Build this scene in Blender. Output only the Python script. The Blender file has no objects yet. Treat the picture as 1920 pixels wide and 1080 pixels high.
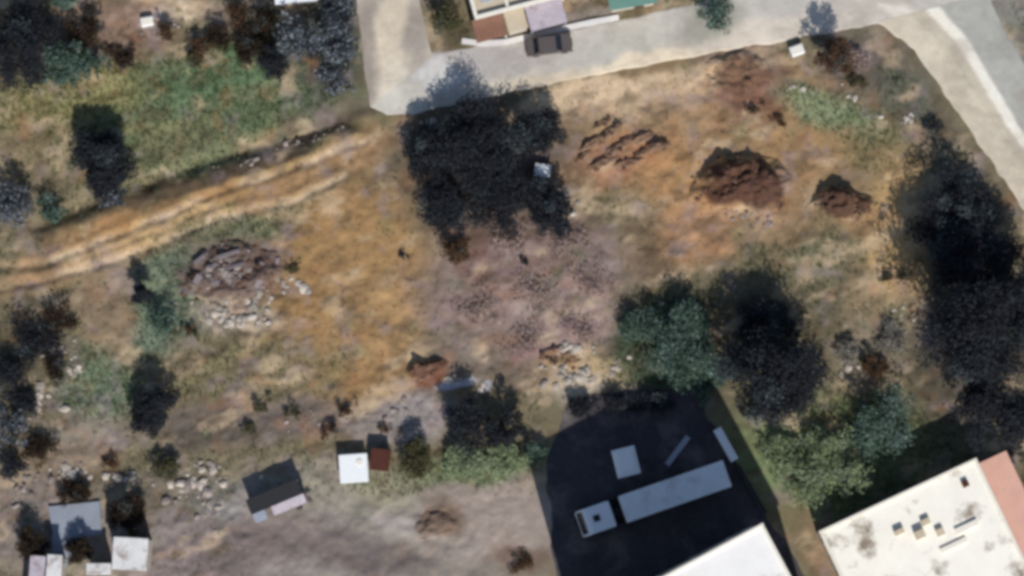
import bpy, bmesh, math, random
import numpy as np
from mathutils import Vector, Matrix

# ------------------------------------------------------------------ camera, sky, sun, exposure
scene = bpy.context.scene
col = scene.collection
TILT = math.radians(5.0)
DIST = 300.0
HALF = 48.0 / DIST                      # tangent of half the horizontal field of view: 96 m across
cam_d = bpy.data.cameras.new("camera")
cam_d.sensor_fit = 'HORIZONTAL'
cam_d.angle = 2 * math.atan(HALF)
cam_d.clip_start = 1.0
cam_d.clip_end = 6000
cam = bpy.data.objects.new("camera", cam_d)
col.objects.link(cam)
cam.location = (0, -DIST * math.sin(TILT), DIST * math.cos(TILT))
cam.rotation_euler = (TILT, 0, 0)
scene.camera = cam

SUN_EL = math.radians(45)
SHX, SHY = -0.27, 0.963                 # direction in which shadows fall
world = bpy.data.worlds.new("World")
scene.world = world
world.use_nodes = True
wn = world.node_tree
bg = wn.nodes["Background"]
sky = wn.nodes.new("ShaderNodeTexSky")
sky.sky_type = 'NISHITA'
sky.sun_disc = False
sky.sun_elevation = SUN_EL
sky.sun_rotation = math.atan2(-SHX, -SHY)
sky.dust_density = 0.6
wn.links.new(sky.outputs[0], bg.inputs[0])
bg.inputs[1].default_value = 0.10
sun_d = bpy.data.lights.new("sun", 'SUN')
sun_d.energy = 4.1
sun_d.angle = math.radians(0.6)
sun_d.color = (1.0, 0.96, 0.90)
sun = bpy.data.objects.new("sun", sun_d)
col.objects.link(sun)
sdir = Vector((SHX * math.cos(SUN_EL), SHY * math.cos(SUN_EL), -math.sin(SUN_EL)))
sun.rotation_euler = sdir.to_track_quat('-Z', 'Y').to_euler()
sun.location = (20, -60, 80)
vs = scene.view_settings
vs.view_transform = 'Standard'
vs.look = 'None'
vs.exposure = -0.14
vs.gamma = 1.0
scene.cycles.pixel_filter_type = 'BLACKMAN_HARRIS'
scene.cycles.filter_width = 3.9         # the soft resolution of a picture taken from very high up

# ------------------------------------------------------------------ helpers
rng = np.random.default_rng(7)
random.seed(7)

def lin(c):
    c = np.asarray(c, float) / 255.0
    return np.where(c <= 0.04045, c / 12.92, ((c + 0.055) / 1.055) ** 2.4)

CT, ST = math.cos(TILT), math.sin(TILT)

def P(px, py, z=0.0):
    """point of the place at height z that the survey grid (1920 x 1080, about 20 cells a metre) shows at px, py"""
    xc = (px - 960) / 960 * HALF
    yc = (540 - py) / 960 * HALF
    d = np.array([xc, yc * CT + ST, yc * ST - CT])
    o = np.array([0, -DIST * ST, DIST * CT])
    t = (z - o[2]) / d[2]
    q = o + t * d
    return float(q[0]), float(q[1])

def grid_of(x, y):
    """inverse of P for the ground level"""
    dx, dy, dz = x, y + DIST * ST, -DIST * CT
    depth = dy * ST - dz * CT
    yc = (dy * CT + dz * ST) / depth
    xc = dx / depth
    return 960 + xc / HALF * 960, 540 - yc / HALF * 960

_lat = {}
def vnoise(x, y, scale, seed):
    """smooth value noise in -1..1"""
    if seed not in _lat:
        _lat[seed] = np.random.default_rng(1000 + seed).uniform(-1, 1, (256, 256))
    g = _lat[seed]
    u, v = np.asarray(x) / scale, np.asarray(y) / scale
    i, j = np.floor(u).astype(int), np.floor(v).astype(int)
    fu, fv = u - i, v - j
    fu, fv = fu * fu * (3 - 2 * fu), fv * fv * (3 - 2 * fv)
    a, b = g[i % 256, j % 256], g[(i + 1) % 256, j % 256]
    c, d = g[i % 256, (j + 1) % 256], g[(i + 1) % 256, (j + 1) % 256]
    return (a * (1 - fu) + b * fu) * (1 - fv) + (c * (1 - fu) + d * fu) * fv

def fbm(x, y, scale, seed, octv=4, gain=0.55):
    s, a, t = 0, 1, 0
    for k in range(octv):
        s = s + a * vnoise(x + 17.3 * k, y - 9.1 * k, scale / 2 ** k, seed + k)
        t += a
        a *= gain
    return s / t

def smooth(a, b, v):
    t = np.clip((v - a) / (b - a), 0, 1)
    return t * t * (3 - 2 * t)

def seg_dist(x, y, pts):
    """distance to a polyline and the position along it (0..1)"""
    best = np.full(np.shape(x), 1e9)
    n = len(pts) - 1
    for k in range(n):
        (ax, ay), (bx, by) = pts[k], pts[k + 1]
        dx, dy = bx - ax, by - ay
        t = np.clip(((x - ax) * dx + (y - ay) * dy) / (dx * dx + dy * dy), 0, 1)
        best = np.minimum(best, np.hypot(x - ax - t * dx, y - ay - t * dy))
    return best

def mesh_from(name, verts, faces, mat=None, colors=None, smooth_shade=False):
    """faces: (n,4) or (n,3) int array or list"""
    me = bpy.data.meshes.new(name)
    if isinstance(faces, np.ndarray):
        k = faces.shape[1]
        me.vertices.add(len(verts))
        me.vertices.foreach_set("co", np.asarray(verts, np.float32).ravel())
        me.loops.add(faces.size)
        me.loops.foreach_set("vertex_index", faces.astype(np.int32).ravel())
        me.polygons.add(len(faces))
        me.polygons.foreach_set("loop_start", np.arange(0, faces.size, k, dtype=np.int32))
        me.update(calc_edges=True)
    else:
        me.from_pydata([tuple(v) for v in verts], [], faces)
        me.update()
    if colors is not None:
        at = me.color_attributes.new("tone", 'FLOAT_COLOR', 'POINT')
        c = np.ones((len(verts), 4), np.float32)
        c[:, :3] = colors
        at.data.foreach_set("color", c.ravel())
    if mat:
        me.materials.append(mat)
    if smooth_shade:
        me.polygons.foreach_set("use_smooth", np.ones(len(me.polygons), bool))
    return me

def link(name, me, parent=None, loc=(0, 0, 0), rz=0.0):
    o = bpy.data.objects.new(name, me)
    col.objects.link(o)
    o.location = loc
    o.rotation_euler = (0, 0, rz)
    if parent:
        o.parent = parent
    return o

def obj(name, bm, mat, parent=None, loc=(0, 0, 0), rz=0.0, shade=False):
    me = bpy.data.meshes.new(name)
    bmesh.ops.recalc_face_normals(bm, faces=bm.faces)
    bm.to_mesh(me)
    bm.free()
    me.materials.append(mat)
    if shade:
        me.polygons.foreach_set("use_smooth", np.ones(len(me.polygons), bool))
    return link(name, me, parent, loc, rz)

def tag(o, label, cat, group=None):
    o['label'] = label
    o['category'] = cat
    if group:
        o['group'] = group
    return o

def thing(name, label, cat, loc=(0, 0, 0), rz=0.0, group=None):
    return tag(link(name, None, None, loc, rz), label, cat, group)

def structure(o):
    o['kind'] = 'structure'
    return o

def box(bm, c, s, bev=0.0, rz=0.0, seg=1):
    m = Matrix.Translation(c) @ Matrix.Rotation(rz, 4, 'Z') @ Matrix.Diagonal((s[0], s[1], s[2], 1))
    r = bmesh.ops.create_cube(bm, size=1, matrix=m)
    if bev > 0:
        es = {e for v in r['verts'] for e in v.link_edges}
        bmesh.ops.bevel(bm, geom=list(es), offset=bev, segments=seg, affect='EDGES', profile=0.5)

def boxed(name, c, s, mat, parent=None, bev=0.0, rz=0.0, seg=1):
    bm = bmesh.new()
    box(bm, c, s, bev, rz, seg)
    return obj(name, bm, mat, parent)

def prism(bm, pts, z0, z1):
    b = [bm.verts.new((p[0], p[1], z0)) for p in pts]
    t = [bm.verts.new((p[0], p[1], z1)) for p in pts]
    n = len(pts)
    bm.faces.new(t)
    bm.faces.new(b[::-1])
    for i in range(n):
        bm.faces.new((b[i], b[(i + 1) % n], t[(i + 1) % n], t[i]))

def cyl(bm, c, r, h, axis='Z', n=16, r2=None):
    rot = {'Z': Matrix.Identity(4), 'Y': Matrix.Rotation(math.pi / 2, 4, 'X'), 'X': Matrix.Rotation(math.pi / 2, 4, 'Y')}[axis]
    bmesh.ops.create_cone(bm, cap_ends=True, segments=n, radius1=r, radius2=r if r2 is None else r2, depth=h,
                          matrix=Matrix.Translation(c) @ rot)

def tube(bm, pts, rad, n=6):
    rings = []
    for k, p in enumerate(pts):
        p = Vector(p)
        d = Vector(pts[min(k + 1, len(pts) - 1)]) - Vector(pts[max(k - 1, 0)])
        d = d.normalized() if d.length > 1e-6 else Vector((0, 0, 1))
        a = d.orthogonal().normalized()
        b = d.cross(a)
        rings.append([bm.verts.new(p + (a * math.cos(2 * math.pi * i / n) + b * math.sin(2 * math.pi * i / n)) * rad[k]) for i in range(n)])
    for k in range(len(rings) - 1):
        for i in range(n):
            bm.faces.new((rings[k][i], rings[k][(i + 1) % n], rings[k + 1][(i + 1) % n], rings[k + 1][i]))
    bm.faces.new(rings[-1])

# ------------------------------------------------------------------ materials
def material(name, color=None, rough=0.85, attr=None, noise=((2.0, 0.15),), bump=0.0, bump_scale=8.0, spec=0.3,
             stain=None, stain_scale=0.6, stain_lo=0.55, stain_hi=0.72, transl=0.0, metal=0.0, per_object=0.0):
    m = bpy.data.materials.new(name)
    m.use_nodes = True
    nt = m.node_tree
    N, L = nt.nodes, nt.links
    bsdf = N["Principled BSDF"]
    bsdf.inputs["Roughness"].default_value = rough
    bsdf.inputs["Specular IOR Level"].default_value = spec
    bsdf.inputs["Metallic"].default_value = metal
    tc = N.new("ShaderNodeTexCoord")
    if attr:
        a = N.new("ShaderNodeAttribute")
        a.attribute_name = attr
        out = a.outputs["Color"]
    else:
        r = N.new("ShaderNodeRGB")
        r.outputs[0].default_value = (*lin(color), 1)
        out = r.outputs[0]
    coord = tc.outputs["Object"]
    if stain is not None:
        n = N.new("ShaderNodeTexNoise")
        n.inputs["Scale"].default_value = stain_scale
        n.inputs["Detail"].default_value = 5
        n.inputs["Roughness"].default_value = 0.65
        L.new(coord, n.inputs["Vector"])
        mr = N.new("ShaderNodeMapRange")
        mr.inputs[1].default_value = stain_lo
        mr.inputs[2].default_value = stain_hi
        L.new(n.outputs["Fac"], mr.inputs[0])
        mx = N.new("ShaderNodeMix")
        mx.data_type = 'RGBA'
        L.new(mr.outputs[0], mx.inputs[0])
        L.new(out, mx.inputs[6])
        mx.inputs[7].default_value = (*lin(stain), 1)
        out = mx.outputs[2]
    for sc, amt in noise:
        n = N.new("ShaderNodeTexNoise")
        n.inputs["Scale"].default_value = sc
        n.inputs["Detail"].default_value = 4
        n.inputs["Roughness"].default_value = 0.6
        L.new(coord, n.inputs["Vector"])
        mr = N.new("ShaderNodeMapRange")
        mr.inputs[1].default_value = 0.25
        mr.inputs[2].default_value = 0.75
        mr.inputs[3].default_value = 1 - amt
        mr.inputs[4].default_value = 1 + amt
        L.new(n.outputs["Fac"], mr.inputs[0])
        mx = N.new("ShaderNodeVectorMath")
        mx.operation = 'SCALE'
        L.new(out, mx.inputs[0])
        L.new(mr.outputs[0], mx.inputs["Scale"])
        out = mx.outputs[0]
    if per_object > 0:
        oi = N.new("ShaderNodeObjectInfo")
        mr = N.new("ShaderNodeMapRange")
        mr.inputs[3].default_value = 1 - per_object
        mr.inputs[4].default_value = 1 + per_object
        L.new(oi.outputs["Random"], mr.inputs[0])
        mx = N.new("ShaderNodeVectorMath")
        mx.operation = 'SCALE'
        L.new(out, mx.inputs[0])
        L.new(mr.outputs[0], mx.inputs["Scale"])
        out = mx.outputs[0]
    L.new(out, bsdf.inputs["Base Color"])
    if bump > 0:
        n = N.new("ShaderNodeTexNoise")
        n.inputs["Scale"].default_value = bump_scale
        n.inputs["Detail"].default_value = 6
        L.new(coord, n.inputs["Vector"])
        b = N.new("ShaderNodeBump")
        b.inputs["Strength"].default_value = bump
        b.inputs["Distance"].default_value = 0.1
        L.new(n.outputs["Fac"], b.inputs["Height"])
        L.new(b.outputs[0], bsdf.inputs["Normal"])
    if transl > 0:
        t = N.new("ShaderNodeBsdfTranslucent")
        L.new(out, t.inputs[0])
        ms = N.new("ShaderNodeMixShader")
        ms.inputs[0].default_value = transl
        L.new(bsdf.outputs[0], ms.inputs[1])
        L.new(t.outputs[0], ms.inputs[2])
        L.new(ms.outputs[0], N["Material Output"].inputs[0])
    return m

M = {}
M['ground'] = material("soil_and_turf", attr="tone", rough=0.95, noise=((0.9, 0.10), (3.5, 0.10), (11.0, 0.08)), bump=0.4, bump_scale=4.0, spec=0.05)
M['road'] = material("packed_gravel", attr="tone", rough=0.9, noise=((0.5, 0.05), (4.0, 0.06), (14.0, 0.05)), bump=0.25, bump_scale=10, spec=0.15)
M['leaf'] = material("leaves", attr="tone", rough=0.85, noise=(), transl=0.2, spec=0.08)
M['grass'] = material("grass_blades", attr="tone", rough=0.8, noise=(), transl=0.25, spec=0.2)
M['bark'] = material("bark", (92, 80, 70), noise=((3, 0.25),), bump=0.5)
M['bark_grey'] = material("bare_grey_bark", (128, 112, 106), noise=((3, 0.25),), bump=0.4)
M['stone'] = material("pale_limestone", (178, 168, 156), noise=((2.0, 0.18), (9, 0.12)), bump=0.5, per_object=0.35)
M['stone_grey'] = material("grey_rubble", (150, 138, 132), noise=((2.0, 0.2), (9, 0.15)), bump=0.5, per_object=0.3)
M['slab'] = material("lilac_grey_concrete", (132, 120, 122), noise=((2.0, 0.2),), bump=0.3, per_object=0.25)
M['earth'] = material("heaped_earth", attr="tone", rough=0.97, noise=((1.4, 0.18), (5, 0.2)), bump=0.8, bump_scale=5, spec=0.05)
M['roof_white'] = material("white_roof_screed", (246, 241, 228), rough=0.8, noise=((0.5, 0.05), (5, 0.04)), stain=(140, 126, 108), stain_scale=0.28, stain_lo=0.53, stain_hi=0.68)
M['roof_clean'] = material("white_roof_paint", (240, 238, 234), rough=0.8, noise=((0.5, 0.05), (5, 0.04)), stain=(168, 164, 160), stain_scale=0.28, stain_lo=0.60, stain_hi=0.74)
M['parapet'] = material("cream_render", (232, 226, 212), noise=((1.5, 0.06),))
M['wall'] = material("pale_render_wall", (205, 196, 182), noise=((1.2, 0.08), (6, 0.06)))
M['pink_roof'] = material("faded_pink_roof", (214, 168, 150), noise=((0.7, 0.08), (4, 0.06)))
M['glass'] = material("dark_glass", (30, 36, 42), rough=0.1, noise=(), spec=0.6)
M['door'] = material("brown_door_paint", (92, 68, 52), noise=((4, 0.1),))
M['white_paint'] = material("white_paint", (236, 238, 238), rough=0.5, noise=((3, 0.04),))
M['weathered'] = material("weathered_white_sheet", (214, 212, 210), rough=0.7, noise=((1.2, 0.14), (5, 0.08)), stain=(140, 122, 108), stain_scale=0.7, stain_lo=0.52, stain_hi=0.7)
M['trailer'] = material("pale_grey_trailer_skin", (232, 234, 238), rough=0.5, noise=((0.8, 0.06), (6, 0.04)), stain=(196, 192, 188), stain_scale=0.5, stain_lo=0.5, stain_hi=0.75)
M['cab'] = material("white_cab_paint", (232, 236, 240), rough=0.35, noise=((3, 0.03),), spec=0.5)
M['rubber'] = material("black_rubber", (26, 25, 26), rough=0.9, noise=((6, 0.15),))
M['chassis'] = material("dark_chassis_steel", (42, 42, 44), rough=0.7, noise=((4, 0.15),))
M['rim'] = material("grey_wheel_steel", (140, 140, 142), rough=0.4, noise=((6, 0.1),), metal=0.6)
M['lamp'] = material("lamp_lens", (225, 215, 190), rough=0.2, noise=(), spec=0.6)
M['steel'] = material("galvanised_steel", (168, 170, 178), rough=0.5, noise=((3, 0.12),))
M['asphalt'] = material("dark_yard_asphalt", (70, 66, 70), rough=0.9, noise=((0.35, 0.2), (2.0, 0.18), (9, 0.15)), bump=0.3, bump_scale=12, stain=(122, 112, 110), stain_scale=0.22, stain_lo=0.5, stain_hi=0.76)
M['rust'] = material("rust_brown_sheet", (80, 44, 34), rough=0.85, noise=((2, 0.25), (9, 0.15)))
M['terracotta'] = material("terracotta_tiles", (130, 96, 80), noise=((2, 0.15), (9, 0.1)))
M['beige'] = material("beige_screed", (196, 182, 158), noise=((1, 0.1), (5, 0.08)))
M['lilac'] = material("lilac_white_sheet", (184, 174, 182), noise=((1, 0.15), (4, 0.1)), stain=(132, 116, 112), stain_scale=0.8)
M['teal'] = material("teal_sheet_roof", (108, 146, 134), noise=((1, 0.1),))
M['concrete'] = material("blue_grey_concrete", (142, 148, 160), noise=((0.8, 0.1), (5, 0.08)), bump=0.2)
M['kerb'] = material("pale_kerb_stone", (224, 220, 216), noise=((2, 0.08),))
M['car'] = material("grey_brown_car_paint", (92, 84, 82), rough=0.35, noise=((4, 0.04),), spec=0.5)
M['tarp'] = material("pale_blue_tarpaulin", (196, 202, 222), noise=((2, 0.1),), bump=0.4, bump_scale=3)

# ------------------------------------------------------------------ ground: relief and colour of soil and turf
def poly_w(pts):
    return [P(*p) for p in pts]

N_ROAD_LO = [(696, 200), (722, 217), (770, 218), (1000, 165), (1340, 100), (1600, 55), (1860, 2), (2060, -40)]
N_ROAD_UP = [(690, 150), (720, 122), (806, 101), (1000, 68), (1150, 40), (1300, 6), (1500, -38), (1700, -80)]
S_ROAD_L = [(664, -70), (666, 0), (678, 100), (692, 202)]
S_ROAD_R = [(786, -70), (790, 0), (800, 60), (812, 104)]
E_ROAD_L = [(1640, 42), (1712, 92), (1800, 218), (1880, 335), (1960, 450), (2080, 620)]
E_ROAD_R = [(1850, -10), (1880, 45), (1925, 125), (1990, 245), (2050, 360), (2150, 540)]
TRACK = [(-60, 540), (60, 515), (220, 468), (400, 395), (560, 345), (700, 285), (790, 225)]
RUT1 = [(-60, 548), (60, 528), (230, 487), (420, 408), (560, 372), (640, 330)]
RUT2 = [(-60, 512), (90, 490), (240, 435), (400, 365), (560, 310), (680, 262)]
ROADC = [[((a[0] + b[0]) / 2, (a[1] + b[1]) / 2) for a, b in zip(l, r)] for l, r in
         ((N_ROAD_LO, N_ROAD_UP), (S_ROAD_L, S_ROAD_R), (E_ROAD_L, E_ROAD_R))]
YARD = [(1022, 800), (1060, 745), (1300, 738), (1345, 800), (1440, 962), (1490, 1040), (1560, 1180), (1080, 1180)]

def height(x, y):
    gx, gy = grid_of(np.asarray(x, float), np.asarray(y, float))
    flat = smooth(40, 75, seg_dist(gx, gy, ROADC[0])) * smooth(50, 85, seg_dist(gx, gy, ROADC[1])) * smooth(85, 130, seg_dist(gx, gy, ROADC[2]))
    ydx = smooth(0, 60, np.maximum(np.abs(gx - 1240) - 230, np.abs(gy - 950) - 230))
    ydx2 = smooth(0, 60, np.maximum(np.abs(gx - 1700) - 170, np.maximum(890 - gy, -1000)))
    flat = flat * ydx * ydx2
    h = 0.30 * fbm(gx, gy, 160, 3, 3) + 0.24 * fbm(gx, gy, 45, 9, 3) + 0.09 * fbm(gx, gy, 14, 15, 2)
    lumpy = 0.0
    for cx, cy, r, a in ((470, 540, 150, 0.35), (1170, 280, 110, 0.3), (1370, 380, 150, 0.2), (1390, 160, 110, 0.2), (1090, 690, 120, 0.3),
                         (700, 780, 230, 0.25), (250, 900, 300, 0.28), (60, 700, 110, 0.25), (1650, 640, 110, 0.22), (300, 60, 160, 0.25)):
        lumpy = lumpy + a * np.exp(-((gx - cx) ** 2 + (gy - cy) ** 2) / (r * r))
    h = h + lumpy * (0.9 * fbm(gx, gy, 26, 21, 3) + 0.3)
    d = seg_dist(gx, gy, [(60, 425), (260, 345), (480, 275), (640, 228), (720, 195)])
    h = h - 0.95 * np.exp(-(d / 15) ** 2) * (0.8 + 0.4 * vnoise(gx, gy, 40, 31))
    for r in (RUT1, RUT2):
        d = seg_dist(gx + 7 * vnoise(gx, gy, 50, 33), gy + 5 * vnoise(gx, gy, 45, 34), r)
        h = h - 0.16 * np.exp(-(d / 7) ** 2) + 0.08 * np.exp(-((d - 14) / 6) ** 2)
    return h * flat

# grid x, y, half length, half width, angle (clockwise positive on the grid), soil, turf or painted shade tone, strength
ZONES = [
    (650, 560, 190, 260, 0, (156, 122, 80), 0.95), (690, 470, 90, 130, 0, (164, 130, 88), 0.7), (740, 610, 60, 150, 0, (166, 132, 92), 0.6),
    (380, 385, 400, 62, -21, (166, 130, 86), 0.95), (330, 420, 120, 26, -21, (204, 172, 124), 0.7), (110, 490, 130, 30, -16, (178, 142, 104), 0.7),
    (530, 390, 60, 14, -18, (196, 166, 128), 0.6), (640, 300, 160, 34, -20, (162, 128, 92), 0.7),
    (380, 205, 330, 120, -8, (106, 117, 84), 0.95), (420, 150, 130, 60, -10, (102, 126, 92), 0.8), (120, 190, 150, 60, -10, (146, 138, 92), 0.8),
    (60, 270, 80, 50, 0, (140, 122, 92), 0.6), (500, 215, 90, 40, -20, (98, 112, 82), 0.6), (300, 290, 110, 40, -20, (124, 118, 88), 0.6),
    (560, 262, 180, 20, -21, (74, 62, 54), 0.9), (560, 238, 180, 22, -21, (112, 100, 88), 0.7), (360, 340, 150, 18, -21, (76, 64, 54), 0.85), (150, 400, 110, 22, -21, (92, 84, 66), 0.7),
    (200, 55, 120, 55, 10, (146, 120, 104), 0.85), (330, 5, 110, 30, 10, (214, 190, 160), 0.9), (280, 40, 30, 18, 0, (206, 186, 176), 0.6),
    (420, 35, 60, 40, 0, (120, 104, 94), 0.7), (60, 90, 120, 60, 0, (78, 74, 60), 0.6),
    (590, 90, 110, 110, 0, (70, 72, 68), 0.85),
    (1350, 270, 330, 190, 0, (156, 124, 88), 0.9), (1180, 190, 190, 48, -10, (192, 164, 132), 0.85), (1300, 200, 110, 60, 0, (168, 138, 104), 0.6),
    (1390, 140, 90, 80, 20, (124, 94, 84), 0.85), (1420, 200, 50, 30, 20, (112, 76, 58), 0.6), (1560, 205, 120, 42, 18, (134, 144, 110), 0.9),
    (1640, 130, 130, 70, 20, (104, 96, 86), 0.85), (1590, 110, 60, 26, 0, (138, 122, 124), 0.6), (1640, 280, 130, 60, 10, (126, 116, 84), 0.8),
    (1700, 180, 70, 60, 45, (92, 94, 80), 0.7), (1740, 250, 70, 60, 45, (92, 90, 82), 0.7), (1690, 420, 70, 150, 0, (178, 146, 100), 1.0),
    (1480, 480, 140, 70, 0, (116, 110, 84), 0.85), (1230, 480, 80, 90, 0, (118, 98, 76), 0.8), (1310, 420, 90, 70, 30, (178, 136, 100), 0.7),
    (1370, 410, 100, 30, 0, (186, 150, 116), 0.6), (1620, 420, 60, 40, 0, (170, 134, 96), 0.6), (1160, 300, 100, 50, -10, (164, 120, 92), 0.7),
    (1150, 390, 70, 40, 0, (118, 112, 86), 0.6), (1660, 560, 90, 60, 0, (160, 136, 104), 0.6), (1640, 650, 90, 70, 0, (138, 126, 108), 0.7),
    (450, 430, 120, 36, -10, (108, 114, 88), 0.85), (320, 560, 70, 110, 0, (112, 124, 104), 0.9), (290, 620, 46, 50, 0, (126, 142, 122), 0.7),
    (440, 505, 110, 70, -10, (120, 104, 96), 0.85), (440, 596, 100, 34, 0, (172, 156, 138), 0.75), (200, 590, 60, 120, 0, (144, 124, 98), 0.85),
    (180, 720, 85, 75, 0, (110, 126, 100), 0.9), (160, 820, 110, 55, 0, (142, 132, 118), 0.8), (460, 700, 190, 80, 0, (122, 112, 84), 0.9),
    (400, 800, 170, 50, 0, (104, 94, 86), 0.9), (600, 785, 160, 44, 0, (118, 106, 98), 0.85), (760, 790, 120, 50, 0, (150, 140, 132), 0.7),
    (70, 640, 90, 130, 0, (92, 84, 70), 0.6), (90, 880, 130, 50, 0, (138, 118, 100), 0.7),
    (985, 550, 205, 175, 0, (146, 126, 117), 0.97), (1030, 640, 110, 60, 0, (146, 122, 116), 0.6), (900, 650, 120, 50, 0, (130, 116, 104), 0.6),
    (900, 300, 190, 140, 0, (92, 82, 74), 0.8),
    (1085, 692, 110, 46, 0, (192, 166, 126), 0.95), (1060, 660, 46, 14, 0, (206, 194, 164), 0.6), (1080, 730, 60, 26, 0, (196, 184, 168), 0.6),
    (800, 700, 44, 26, -20, (120, 76, 58), 0.85), (980, 700, 70, 30, 0, (112, 96, 82), 0.7),
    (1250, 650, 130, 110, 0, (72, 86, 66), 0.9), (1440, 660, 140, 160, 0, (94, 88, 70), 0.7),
    (1560, 860, 260, 130, 0, (116, 126, 88), 0.95), (1500, 900, 90, 60, 0, (126, 142, 100), 0.7),
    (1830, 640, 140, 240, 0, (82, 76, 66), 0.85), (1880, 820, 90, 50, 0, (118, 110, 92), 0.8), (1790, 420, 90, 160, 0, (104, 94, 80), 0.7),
    (560, 1010, 560, 130, 0, (146, 136, 127), 1.0), (650, 920, 140, 60, 0, (150, 144, 128), 0.8), (950, 970, 110, 110, 0, (160, 146, 136), 0.9),
    (820, 980, 60, 40, -20, (118, 98, 82), 0.85), (400, 1040, 200, 50, -8, (114, 102, 98), 0.85), (680, 1045, 140, 40, 6, (108, 98, 96), 0.85),
    (760, 985, 80, 24, 20, (164, 156, 150), 0.7), (980, 1050, 60, 30, 0, (108, 84, 68), 0.7), (520, 990, 90, 40, 0, (126, 112, 108), 0.6),
    (430, 940, 70, 50, 0, (150, 148, 146), 0.7), (880, 880, 150, 36, -6, (128, 140, 104), 0.85), (730, 900, 60, 40, 0, (150, 146, 118), 0.6),
    (300, 920, 170, 50, 0, (120, 112, 96), 0.8), (60, 980, 80, 120, 0, (136, 124, 116), 0.8), (330, 1000, 80, 50, 0, (130, 118, 116), 0.7),
    (1560, 1050, 50, 130, -32, (146, 122, 98), 0.95), (1480, 960, 40, 60, -32, (124, 112, 84), 0.7),
    (1210, 160, 280, 30, -11, (208, 182, 148), 1.0), (1080, 186, 120, 26, -12, (206, 180, 146), 0.95), (1300, 150, 120, 30, -10, (190, 160, 124), 0.6),
    (640, 480, 120, 140, 0, (160, 126, 82), 0.6), (690, 600, 90, 90, 0, (170, 136, 92), 0.6), (1280, 330, 110, 70, 0, (176, 134, 88), 0.7), (1500, 290, 110, 50, 0, (166, 132, 90), 0.6),
    (1680, 490, 60, 80, 0, (188, 154, 106), 0.85), (1300, 450, 70, 60, 0, (172, 130, 92), 0.5), (1420, 430, 120, 40, 0, (160, 126, 94), 0.5),
    (900, 480, 40, 60, 0, (112, 78, 66), 0.6), (1060, 470, 90, 60, 0, (132, 112, 108), 0.6), (1090, 590, 70, 90, 0, (162, 138, 130), 0.7), (880, 590, 90, 40, 0, (138, 116, 108), 0.6),
    (950, 520, 80, 20, -14, (112, 86, 74), 0.6), (1000, 590, 40, 20, 0, (176, 156, 146), 0.6), (1010, 650, 60, 24, 0, (150, 118, 116), 0.7),
    (960, 430, 150, 34, 0, (104, 84, 76), 0.7), (260, 240, 160, 18, -8, (134, 128, 92), 0.6), (480, 180, 120, 14, -10, (126, 124, 92), 0.5), (420, 262, 140, 14, -18, (116, 116, 88), 0.6),  # first zone paints a shaded rim along the mauve patch's top
    (850, 712, 40, 12, -6, (196, 194, 204), 0.8), (905, 728, 12, 16, 0, (178, 182, 200), 0.7), (780, 770, 60, 50, 0, (158, 150, 150), 0.7),
    (1900, 60, 40, 80, 0, (136, 134, 124), 0.9), (1100, 25, 60, 30, 0, (150, 138, 126), 0.9), (850, 60, 40, 50, 0, (96, 86, 66), 0.9),
]

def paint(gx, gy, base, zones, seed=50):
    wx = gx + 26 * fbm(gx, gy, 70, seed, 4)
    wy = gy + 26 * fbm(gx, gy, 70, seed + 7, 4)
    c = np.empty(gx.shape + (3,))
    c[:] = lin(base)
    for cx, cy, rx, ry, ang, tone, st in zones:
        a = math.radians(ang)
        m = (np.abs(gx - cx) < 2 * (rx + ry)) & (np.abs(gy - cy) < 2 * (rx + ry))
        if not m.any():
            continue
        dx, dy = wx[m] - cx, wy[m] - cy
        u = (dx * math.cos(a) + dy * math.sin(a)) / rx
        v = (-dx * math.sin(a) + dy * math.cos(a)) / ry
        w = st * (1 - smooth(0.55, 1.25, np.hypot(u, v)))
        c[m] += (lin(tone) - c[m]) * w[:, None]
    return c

def mottle(c, gx, gy):
    """patches of paler dust, rusty soil, lilac grit and turf of their own shape"""
    def mix(tone, w):
        nonlocal c
        c = c + (lin(tone) - c) * np.clip(w, 0, 1)[..., None]
    c0 = c
    a = math.radians(-20)
    ux, uy = gx * math.cos(a) + gy * math.sin(a), -gx * math.sin(a) + gy * math.cos(a)
    mix((196, 172, 140), 0.55 * smooth(0.12, 0.55, fbm(ux * 0.6, uy, 34, 60, 4)))
    mix((92, 78, 58), 0.55 * smooth(0.12, 0.55, fbm(ux * 0.7, uy, 30, 66, 4)))
    mix((150, 96, 62), 0.30 * smooth(0.2, 0.65, fbm(gx, gy, 42, 72, 4)))
    mix((146, 130, 132), 0.42 * smooth(0.12, 0.6, fbm(gx, gy, 36, 78, 4)))
    mix((98, 116, 84), 0.26 * smooth(0.2, 0.65, fbm(gx, gy, 48, 84, 4)))
    calm = smooth(-40, 30, np.minimum(np.minimum(gy - 905, gx - 450), 1070 - gx)) * 0.75
    c = c + (c0 - c) * calm[..., None]
    f = 1 + 0.20 * (1 - 0.6 * calm) * fbm(gx, gy, 14, 90, 3) + 0.10 * fbm(ux * 0.5, uy, 22, 94, 3)
    return c * f[..., None]

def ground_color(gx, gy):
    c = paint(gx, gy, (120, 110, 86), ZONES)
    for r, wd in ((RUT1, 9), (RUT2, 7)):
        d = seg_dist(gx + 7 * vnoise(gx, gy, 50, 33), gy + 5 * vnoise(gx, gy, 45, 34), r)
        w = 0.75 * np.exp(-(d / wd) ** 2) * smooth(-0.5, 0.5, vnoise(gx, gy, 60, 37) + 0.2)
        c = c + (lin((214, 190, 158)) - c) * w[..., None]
    return mute(np.clip(mottle(c, gx, gy), 0.01, 0.9))

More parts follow.
